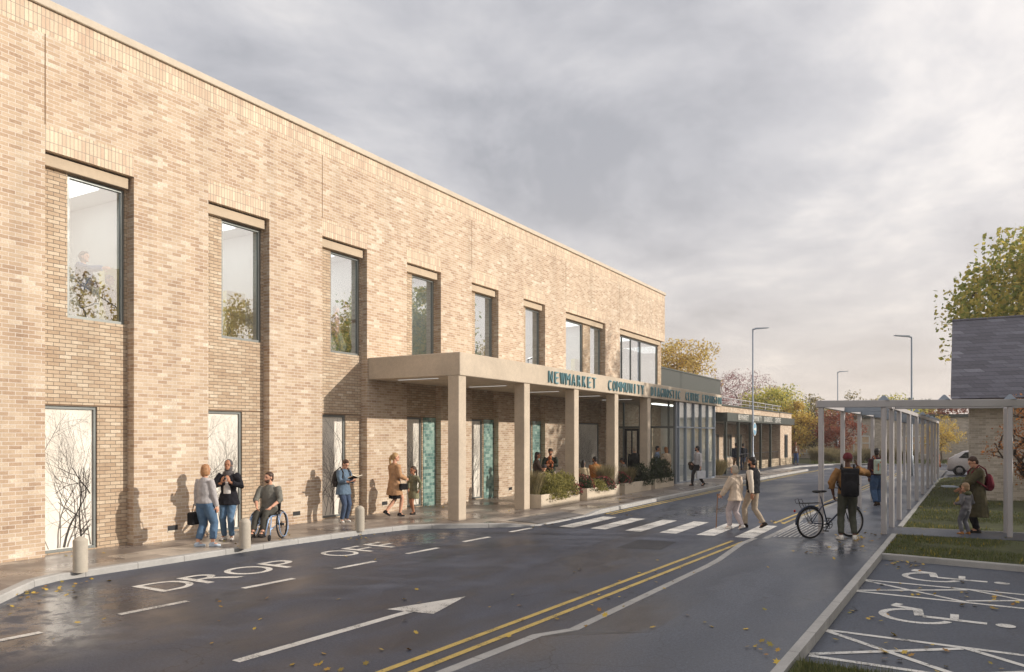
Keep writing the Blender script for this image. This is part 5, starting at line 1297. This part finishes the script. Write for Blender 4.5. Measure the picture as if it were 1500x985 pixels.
# 3 man in wheelchair
wheelchair((-13.12,11.62,.102),math.atan2(-.45,-.89))
a=person('bearded man in a grey shirt and dark trousers sitting in a wheelchair',-13.12,11.62,.102,(.45,-.89),1.78,'m','light','brown','short',((118,116,108),.014),(74,72,66),shoes=(50,44,40),pelvis=(0,-.13,.60),lean=-.05,fl=(-.10,.50,.20),fr=(.10,.52,.20),hl=(-.17,.17,.70),hr=(.14,.20,.70),polel=(-1,-.6,-.2),poler=(1,-.6,-.2),cuff=.35,hem=.0,beard=True,hyaw=-.5,kpole=(0,.5,1),legcuff=.93,group=G)
# 4 woman reading
a=person('woman in a denim jacket and dark jeans reading an open book',-13.95,14.89,.1,(.95,-.05),1.64,'f','light','brown','bun',((100,120,140),.024),(70,84,108),shoes=(226,222,216),hl=(-.09,.34,1.14),hr=(.10,.33,1.13),polel=(-.6,-.6,-.8),poler=(.6,-.6,-.8),hpitch=.5,cuff=.7,hem=-.16,bulk=1.08,leg_bulk=1.0,hdl=(.5,.6,.25),hdr=(-.5,.6,.25),pnl=(.2,-.1,1),pnr=(-.2,-.1,1),fl=(-.11,.0,.08,.0),fr=(.12,.06,.08,.5),group=G)
q=MB(); 
for sx in (-1,1): q.add([(0,.33,1.19),(0,.55,1.27),(sx*.17,.56,1.31),(sx*.17,.34,1.23),(0,.325,1.205),(0,.545,1.285),(sx*.17,.555,1.33),(sx*.17,.335,1.25)],[(0,1,2,3),(4,5,6,7),(0,1,5,4),(1,2,6,5),(2,3,7,6),(3,0,4,7)])
b=MB()
for sx in (-1,1): b.add([(0,.326,1.182),(0,.556,1.262),(sx*.18,.566,1.302),(sx*.18,.336,1.222)],[(0,1,2,3)])
carried('open_book','open book with white pages and a dark cover held by the woman in denim','book',q,cm(226,216,196),a,[('cover',b,cm(44,40,40))])
backpack(a,'dark charcoal backpack worn by the woman reading a book',cm(58,54,54),.16,.10,.25)
# 5 woman in camel coat
a=person('woman with a blond ponytail in a camel coat walking with her back turned',-13.67,16.62,.1,(.3,.95),1.76,'f','light','blond','pony',((182,142,106),.028),None,((30,28,30),.50,.19),shoes=(30,28,30),hem=-.33,hl=(-.22,.10,.86),hr=(.22,.22,1.05),hyaw=-.5,fl=(-.07,-.22,.16,.1,.5),fr=(.09,.12,.09,-.1,.15),group=G)
q=MB(); c=V((.27,.12,.84)); q.cbox(c.x-.05,c.x+.05,c.y-.12,c.y+.12,c.z-.09,c.z+.08,.015); b=MB(); b.tube([c+V((0,-.1,.08)),a['SR']+V((.03,-.03,.06)),a['SR']+V((.03,.05,.06)),c+V((0,.1,.08))],.006,6)
carried('shoulder_bag','small black quilted shoulder bag at the hip of the woman in the camel coat','handbag',q,cm(28,26,28),a,[('chain_strap',b,M['steel'])])
# 6 girl
person('girl in an olive dress and dark boots facing the woman in the camel coat',-13.57,17.35,.1,(-.15,-.97),1.33,'f','tan','brown','pony',((124,124,100),.016),None,((134,132,104),.60,.24),shoes=(44,38,36),hem=-.05,hl=(-.26,-.02,.93),hr=(.30,-.02,.93),child=True,polel=(-1,-.4,0),poler=(1,-.4,0),fl=(-.05,.04,.08,.1),fr=(.06,-.06,.08,.3),group=G,cuff=.9)
# 7-9 family by the first planter
person('woman in a dark brown jacket and white trousers with folded arms beside the second column',-12.75,23.15,.1,(.8,.45),1.68,'f','tan','black','long',((72,58,50),.028),(206,198,188),hem=-.05,hl=(.10,.22,1.12),hr=(-.10,.23,1.10),polel=(-1,0,-.6),poler=(1,0,-.6),leg_bulk=1.2,group=G)
person('small child in a cream coat and dark knitted hat standing with the woman in brown',-12.35,22.95,.1,(-.5,.85),1.2,'m','light','brown','beanie',((208,194,172),.03),(120,110,100),hem=-.12,child=True,hairm=cm(60,56,58),group=G)
a=person('man in a dark green sweater and cap holding a baby',-12.9,24.45,.1,(.45,-.85),1.78,'m','tan','brown','cap',((48,54,46),.016),(150,136,120),hl=(.02,.26,1.18),hr=(.06,.24,1.08),polel=(-1,-.1,-.5),poler=(1,-.1,-.5),hairm=cm(70,64,58),beard=True,hem=-.04,group=G)
q=MB(); q.ell((.02,.22,1.43),(.065,.07,.075)); q.ell((.02,.21,1.27),(.09,.08,.12)); q.ell((-.05,.25,1.17),(.05,.06,.07)); q.ell((.09,.25,1.17),(.05,.06,.07)); q.tube([(-.05,.24,1.32),(-.1,.28,1.24)],[.03,.025],8); q.tube([(.09,.24,1.32),(.14,.28,1.25)],[.03,.025],8)
carried('person','baby in a rust orange romper held by the man in the green sweater','baby',q,cm(164,100,66),a,(),.010,G)
# 10-11 seated
person('woman with long black hair seated on the bench behind the second trough',-12.62,26.6,.1,(-.35,.9),1.66,'f','tan','black','long',((196,180,150),.016),(90,84,80),pelvis=(0,0,.56),fl=(-.1,.42,.08),fr=(.1,.42,.08),hl=(-.12,.28,.64),hr=(.12,.28,.64),kpole=(0,.3,1),hyaw=-.5,group=G)
person('dark haired man in an orange knit over a pale blue shirt seated on the bench',-12.55,27.55,.1,(-.75,.6),1.76,'m','tan','black','short',((176,116,60),.022),(60,66,80),pelvis=(0,0,.6),fl=(-.1,.42,.08),fr=(.1,.42,.08),hl=(-.12,.28,.68),hr=(.12,.28,.68),kpole=(0,.3,1),hyaw=.5,beard=True,group=G)
# 12-13
person('grey haired man in a black jacket walking to the lobby door with his back turned',-12.35,31.2,.1,(-.5,.86),1.78,'m','light','grey','short',((40,42,40),.026),(40,42,46),hem=-.14,fl=(-.09,.16,.08),fr=(.09,-.16,.10,0,.3),group=G)
a=person('dark haired woman in a grey jumper seated on the bench holding flowers',-12.5,30.35,.1,(-.9,-.2),1.66,'f','tan','black','bun',((122,116,108),.018),(52,50,52),pelvis=(0,0,.56),fl=(-.1,.42,.08),fr=(.1,.42,.08),hl=(-.05,.36,.78),hr=(.05,.36,.78),kpole=(0,.3,1),hpitch=.4,group=G)
rg=np.random.default_rng(3); v,f=leafquads(np.array([0,.46,.92])+rg.normal(size=(260,3))*.06,.05,rg,.9); v=np.array([a['M']@V(p) for p in v]); o=npmesh('bouquet',v,f,leafmat('bouquet_petals',[lin(226,220,206),lin(120,140,80),lin(220,180,190),lin(230,226,216)])); tag(o,'small bouquet of white and pink flowers held by the seated woman in grey','flowers')
# 14-15 by the glass lobby
person('man in a light blue shirt standing by the glass lobby door',-12.4,34.15,.1,(.8,.2),1.76,'m','tan','black','short',((138,156,182),.014),(50,52,58),hl=(-.2,.2,.95),hr=(.1,.3,1.05),group=G,hem=-.02)
person('woman with long light brown hair in a beige coat talking to the man in blue',-11.98,34.2,.1,(-.75,.5),1.72,'f','light','blond','long',((190,170,146),.03),(150,136,120),hem=-.42,hl=(-.2,.2,.95),group=G,hairm=mat('light_brown_hair',lin(150,104,66),.5,.2,30,.4,120))
# 16 man with bags
a=person('man in a white shirt and charcoal trousers walking with a white carrier bag',-10.34,33.73,.1,(-.55,-.7),1.78,'m','light','black','short',((208,204,204),.014),(62,60,62),shoes=(34,30,30),hl=(-.30,.06,.80),hr=(.16,.16,1.0),hyaw=-.7,fl=(-.08,-.24,.12,-.1,.5),fr=(.08,.24,.09),group=G,hem=-.0,beard=True)
q=MB(); W=a['WL']; c=W+V((-.02,.0,-.36)); q.cbox(c.x-.05,c.x+.05,c.y-.22,c.y+.22,c.z-.17,c.z+.17,.008); b=MB()
b.tube([c+V((0,-.1,.16)),c+V((0,-.05,.30)),c+V((0,.05,.30)),c+V((0,.1,.16))],.006,5)
carried('carrier_bag','white paper carrier bag in the hand of the man in the white shirt','shopping bag',q,cm(214,216,220),a,[('handle',b,M['white'])])
q=MB(); q.ell((.22,.20,.97),(.10,.16,.10)); q.ell((.26,.16,.84),(.08,.13,.17)); carried('folded_coat','dark brown coat folded over the arm of the man in the white shirt','coat',q,cm(76,62,50),a,(),.012)
# 17-18 crossing
a=person('grey haired elderly woman in a cream fleece and pale trousers crossing with a stick',-4.98,19.42,0,(-.93,.36),1.6,'f','light','grey','bob',((208,190,170),.034),(190,178,178),shoes=(224,220,214),hem=-.14,hl=(-.30,.34,.80),hr=(.26,.06,.86),fl=(-.08,.14,.08),fr=(.08,-.15,.11,0,.4),lean=.03,hood=True,leg_bulk=1.12,hyaw=.25,hdl=(0,.7,-.5),group='people on the crossing')
q=MB(); w_=a['WL']; q.tube([w_+V((0,.13,.0)),w_+V((-.02,.19,-(w_.z-.005))) if False else V((w_.x-.02,w_.y+.17,.01))],[.012,.012],8); q.tube([w_+V((0,.05,.02)),w_+V((0,.13,.015)),w_+V((0,.16,-.01))],.014,8)
carried('walking_stick','light wooden walking stick of the elderly woman on the crossing','walking stick',q,mat('stick_wood',lin(150,108,72),.5,.15),a)
person('dark haired man in a black padded vest and cream sweater on the crossing',-4.68,19.95,0,(-.95,.25),1.80,'m','tan','black','short',((214,202,186),.016),(168,154,136),shoes=(44,38,34),hem=-.02,hr=(.27,.12,.84),hl=(-.25,-.1,.86),fl=(-.09,.16,.08),fr=(.09,-.24,.12,0,.5),hyaw=.15,beard=True,group='people on the crossing')
_v=bpy.data.objects[[o.name for o in bpy.data.objects if o.get('label','').startswith('dark haired man in a black padded')][0]]
q=MB(); q.etube([(0,0,.86),(0,0,1.0),(0,0,1.2),(0,0,1.34),(0,-.005,1.42),(0,-.005,1.5)],[(.20,.155),(.195,.15),(.215,.16),(.212,.155),(.16,.125),(.085,.09)],V((1,0,0))); q.xf(Matrix.Scale(1.8/1.75,4)); remesh('vest',q,.012,cm(32,33,37),_v,3,.006)
# 19 pair by the low clinic, 20 man in brown jacket
person('man in a dark navy jacket standing in the clinic porch with his back turned',-12.9,50.4,.066,(-.55,.83),1.8,'m','tan','black','short',((48,56,72),.03),(140,110,84),hem=-.1,near=False,group='people at the low clinic')
person('man in a dark jacket and blue jeans standing behind the man in navy',-12.75,51.6,.066,(-.55,.83),1.76,'m','tan','black','short',((40,42,50),.026),(66,84,116),hem=-.1,near=False,group='people at the low clinic')
person('man in a brown jacket and blue jeans walking past the corner of the low clinic',-11.6,63.5,.066,(.5,-.85),1.8,'m','tan','black','short',((104,78,58),.028),(70,88,124),hem=-.06,near=False,fl=(-.08,.18,.08),fr=(.08,-.16,.1),shirt=(190,186,180),group='people at the low clinic')
# 21 man on the phone
a=person('man in an ochre jumper and burgundy beanie talking on a phone beside the bicycle',-2.2,17.95,.1,(-.3,.95),1.86,'m','dark','black','beanie',((142,106,66),.022),(78,80,70),shoes=(226,222,214),hl=(-.27,.02,.90),hr=(.20,.15,1.50),poler=(1,.0,-.8),polel=(-1,-.5,0),hdr=(-.15,.1,1),pnr=(-1,0,0),hairm=cm(104,48,54),fl=(-.14,-.06,.08,-.3),fr=(.13,.0,.08,.3),hem=-.0,cuff=.45,legcuff=.93,curl=.9,group='people under the pergola',hyaw=-.3,bulk=1.0)
backpack(a,'black roll top backpack on the man talking on a phone',cm(36,35,38),.165,.085,.29,'roll',zz=.25)
q=MB(); c=a['hc']+V((.105,.05,-.03)); q.cbox(c.x-.006,c.x+.006,c.y-.036,c.y+.036,c.z-.075,c.z+.075,.004); carried('phone','white mobile phone held to the ear of the man in the beanie','phone',q,M['white'],a)
# 22 man with mint backpack
a=person('man in a plum jumper and wide blue jeans walking away under the pergola',-2.46,27.2,.1,(-.42,.9),1.84,'m','dark','black','short',((70,46,54),.018),(66,90,122),shoes=(70,58,48),fl=(-.09,-.14,.10,0,.4),fr=(.09,.14,.08),leg_bulk=1.35,hem=0,hyaw=-.6,group='people under the pergola')
backpack(a,'mint green satchel backpack with tan straps on the man walking under the pergola',cm(182,198,184),.165,.075,.22,'box',zz=.26)
# 23 far woman
person('woman in a rust brown coat raising her arms near the white car',-1.45,51.5,0,(-.9,-.1),1.58,'f','tan','black','cap',((130,80,52),.03),(100,60,44),hem=-.38,near=False,hl=(-.06,.34,1.46),hr=(.08,.33,1.46),polel=(-.7,0,-.7),poler=(.7,0,-.7),group='people under the pergola',hairm=cm(44,38,38))
# 24-25 mother and toddler
a=person('woman in a long olive coat looking down at the toddler',.22,20.75,.1,(-.88,-.3),1.78,'f','light','brown','short',((82,76,56),.036),(38,36,40),shoes=(40,36,34),hem=-.56,hl=(-.12,.38,1.02),hr=(.0,.30,.98),polel=(-.6,-.5,-.6),poler=(1,-.6,-.4),hpitch=.5,hood=False,group='mother and toddler')
backpack(a,'burgundy drawstring backpack on the woman in the olive coat',cm(104,34,48),.14,.085,.20,zz=.22)
q=MB(); c=a['WL']+V((-.03,.1,.02)); q.cbox(c.x-.12,c.x+.12,c.y-.02,c.y+.28,c.z+.0,c.z+.018,.004); q.cbox(c.x-.12,c.x+.12,c.y+.02,c.y+.28,c.z+.02,c.z+.03,.003); carried('folded_newspaper','folded pale grey newspaper held out by the woman in the olive coat','newspaper',q,cm(170,178,190),a)
person('toddler in grey overalls with a mustard sleeved top and tan boots',-.0,20.25,.1,(-.75,.55),1.12,'m','light','brown','short',((112,110,114),.03),(108,108,114),shoes=(160,112,66),hem=-.02,hl=(-.2,.24,1.1),hr=(.22,.16,1.0),child=True,leg_bulk=1.15,hairm=mat('fair_brown_hair',lin(150,122,94),.5,.2,30,.4,120),group='mother and toddler',fl=(-.1,.08,.08,-.4),fr=(.12,-.02,.08,.3))
_t=[o for o in bpy.data.objects if o.get('label','').startswith('toddler')][0]
q=MB(); sL=V((-.17,0,1.4)); q.tube([(-.16,.02,1.38),(-.28,.08,1.24),(-.21,.2,1.12)],[.078,.072,.06],10); q.tube([(.16,.02,1.38),(.29,.04,1.22),(.23,.13,1.03)],[.078,.07,.06],10); q.xf(Matrix.Scale(1.12/1.75,4)); remesh('sleeves',q,.009,cm(176,150,84),_t,2)
q=MB(); q.ell((0,-.08,1.47),(.15,.10,.085)); q.ell((0,.0,1.44),(.14,.12,.05)); q.xf(Matrix.Scale(1.12/1.75,4)); remesh('hood',q,.009,cm(78,80,58),_t,2)
# 26-27 upstairs
person('woman in a blue jacket behind the first upper window pointing outside',-15.62,9.02,4.455,(.75,.35),1.68,'f','light','brown','bun',((70,104,146),.026),(110,104,84),hr=(.12,.52,1.36),hl=(-.1,.25,1.05),poler=(.8,0,-.6),group='people upstairs')
person('child in a khaki coat beside the woman in blue upstairs',-15.42,9.45,4.455,(.75,.35),1.2,'m','light','brown','short',((104,100,66),.03),(88,84,60),child=True,hem=-.1,group='people upstairs')
person('person in a pink top behind the third upper window',-15.5,16.2,4.455,(.6,.6),1.6,'f','light','grey','short',((206,160,166),.02),(110,116,126),group='people upstairs',near=False)
person('man in a pale grey shirt behind the third upper window with one hand raised',-15.5,16.6,4.455,(.6,.6),1.78,'m','light','brown','short',((176,176,170),.018),(96,104,118),group='people upstairs',hr=(.15,.35,1.2),near=False)
# ============================================================ CAMERA, SUN, SKY
cam=bpy.data.cameras.new('camera'); co=bpy.data.objects.new('camera',cam); COL.objects.link(co)
co.location=(0,0,2.35); co.rotation_euler=(R(90),0,math.atan(665/1120)); cam.sensor_width=36; cam.lens=1120/1500*36; cam.shift_y=146/1500; cam.clip_end=2000; cam.clip_start=.1
SC.camera=co
SUN=V((1,.45,.35)).normalized(); EL=math.asin(SUN.z); AZ=math.atan2(SUN.x,SUN.y)
sl=bpy.data.lights.new('sun','SUN'); sl.energy=3.75; sl.angle=R(.6); sl.color=(1,.91,.80)
so=bpy.data.objects.new('sun',sl); COL.objects.link(so); so.rotation_euler=SUN.to_track_quat('Z','Y').to_euler()
w=bpy.data.worlds.new('World'); SC.world=w; w.use_nodes=True; t=w.node_tree; t.nodes.clear()
nn=t.nodes.new
out=nn('ShaderNodeOutputWorld'); sky=nn('ShaderNodeTexSky'); sky.sky_type='NISHITA'; sky.sun_disc=False; sky.sun_elevation=EL; sky.sun_rotation=AZ; sky.air_density=1.2; sky.dust_density=2.0
tc=nn('ShaderNodeTexCoord'); sep=nn('ShaderNodeSeparateXYZ'); t.links.new(tc.outputs['Generated'],sep.inputs[0])
def wm_(op,a,b=None,cl=False):
    x=nn('ShaderNodeMath'); x.operation=op; x.use_clamp=cl
    for i,v in enumerate((a,b)):
        if v is None: continue
        if isinstance(v,(int,float)): x.inputs[i].default_value=v
        else: t.links.new(v,x.inputs[i])
    return x.outputs[0]
zc=wm_('MAXIMUM',sep.outputs[2],0.0); den=wm_('ADD',zc,.16)
px=wm_('DIVIDE',sep.outputs[0],den); py=wm_('DIVIDE',sep.outputs[1],den)
cb=nn('ShaderNodeCombineXYZ'); t.links.new(px,cb.inputs[0]); t.links.new(py,cb.inputs[1])
mp=nn('ShaderNodeMapping'); mp.inputs['Rotation'].default_value=(0,0,R(35)); mp.inputs['Scale'].default_value=(1.0,.8,1); mp.inputs['Location'].default_value=(3.1,1.7,0); t.links.new(cb.outputs[0],mp.inputs[0])
n1=nn('ShaderNodeTexNoise'); n1.inputs['Scale'].default_value=1.5; n1.inputs['Detail'].default_value=9; n1.inputs['Roughness'].default_value=.6; n1.inputs['Distortion'].default_value=.25; t.links.new(mp.outputs[0],n1.inputs['Vector'])
def rmp(fac,st):
    x=nn('ShaderNodeValToRGB'); r=x.color_ramp
    while len(r.elements)<len(st): r.elements.new(.5)
    for e,(p,c) in zip(r.elements,st): e.position=p; e.color=c
    t.links.new(fac,x.inputs[0]); return x.outputs[0]
cl=rmp(n1.outputs[0],[(.35,lin(163,164,170)),(.45,lin(181,181,186)),(.54,lin(196,195,198)),(.66,lin(224,220,218))])
def mixc(f,a,b,mode='MIX'):
    x=nn('ShaderNodeMix'); x.data_type='RGBA'; x.blend_type=mode
    for i,v in ((0,f),(6,a),(7,b)):
        if isinstance(v,(int,float)): x.inputs[i].default_value=v
        elif isinstance(v,tuple): x.inputs[i].default_value=v
        else: t.links.new(v,x.inputs[i])
    return x.outputs[2]
# warm bright band above the horizon and a brighter veil towards the sun
hz=wm_('POWER',wm_('SUBTRACT',1.0,wm_('MINIMUM',wm_('MULTIPLY',zc,2.6),1.0)),2.2)
c1=mixc(wm_('MULTIPLY',hz,.8),cl,lin(232,216,200))
dt=nn('ShaderNodeVectorMath'); dt.operation='DOT_PRODUCT'; t.links.new(tc.outputs['Generated'],dt.inputs[0]); dt.inputs[1].default_value=SUN
gl=wm_('POWER',wm_('MAXIMUM',dt.outputs['Value'],0.0),2.5)
c2=mixc(wm_('MULTIPLY',gl,.62),c1,(1.45,1.30,1.2,1))
b1=nn('ShaderNodeBackground'); t.links.new(sky.outputs[0],b1.inputs[0]); b1.inputs[1].default_value=.08
b2=nn('ShaderNodeBackground'); t.links.new(c2,b2.inputs[0]); b2.inputs[1].default_value=1.2
ms=nn('ShaderNodeMixShader'); ms.inputs[0].default_value=.9; t.links.new(b1.outputs[0],ms.inputs[1]); t.links.new(b2.outputs[0],ms.inputs[2]); t.links.new(ms.outputs[0],out.inputs[0])
SC.view_settings.view_transform='Standard'; SC.view_settings.look='None'; SC.view_settings.exposure=.17; SC.view_settings.gamma=1
SC.render.engine='CYCLES'; SC.cycles.max_bounces=8; SC.cycles.transparent_max_bounces=12; SC.cycles.use_denoising=True; SC.cycles.caustics_reflective=False; SC.cycles.caustics_refractive=False

mb=MB(); mb.box(-290,290,-290,290,-1.2,27); k=N('haze_air'); pv_=k.n('ShaderNodeVolumePrincipled'); pv_.inputs['Density'].default_value=.0012; pv_.inputs['Color'].default_value=lin(226,222,220); pv_.inputs['Anisotropy'].default_value=.2; k.l(pv_,0,k.out,1)
hz_o=mb.build('haze',k.m); tag(hz_o,kind='stuff')
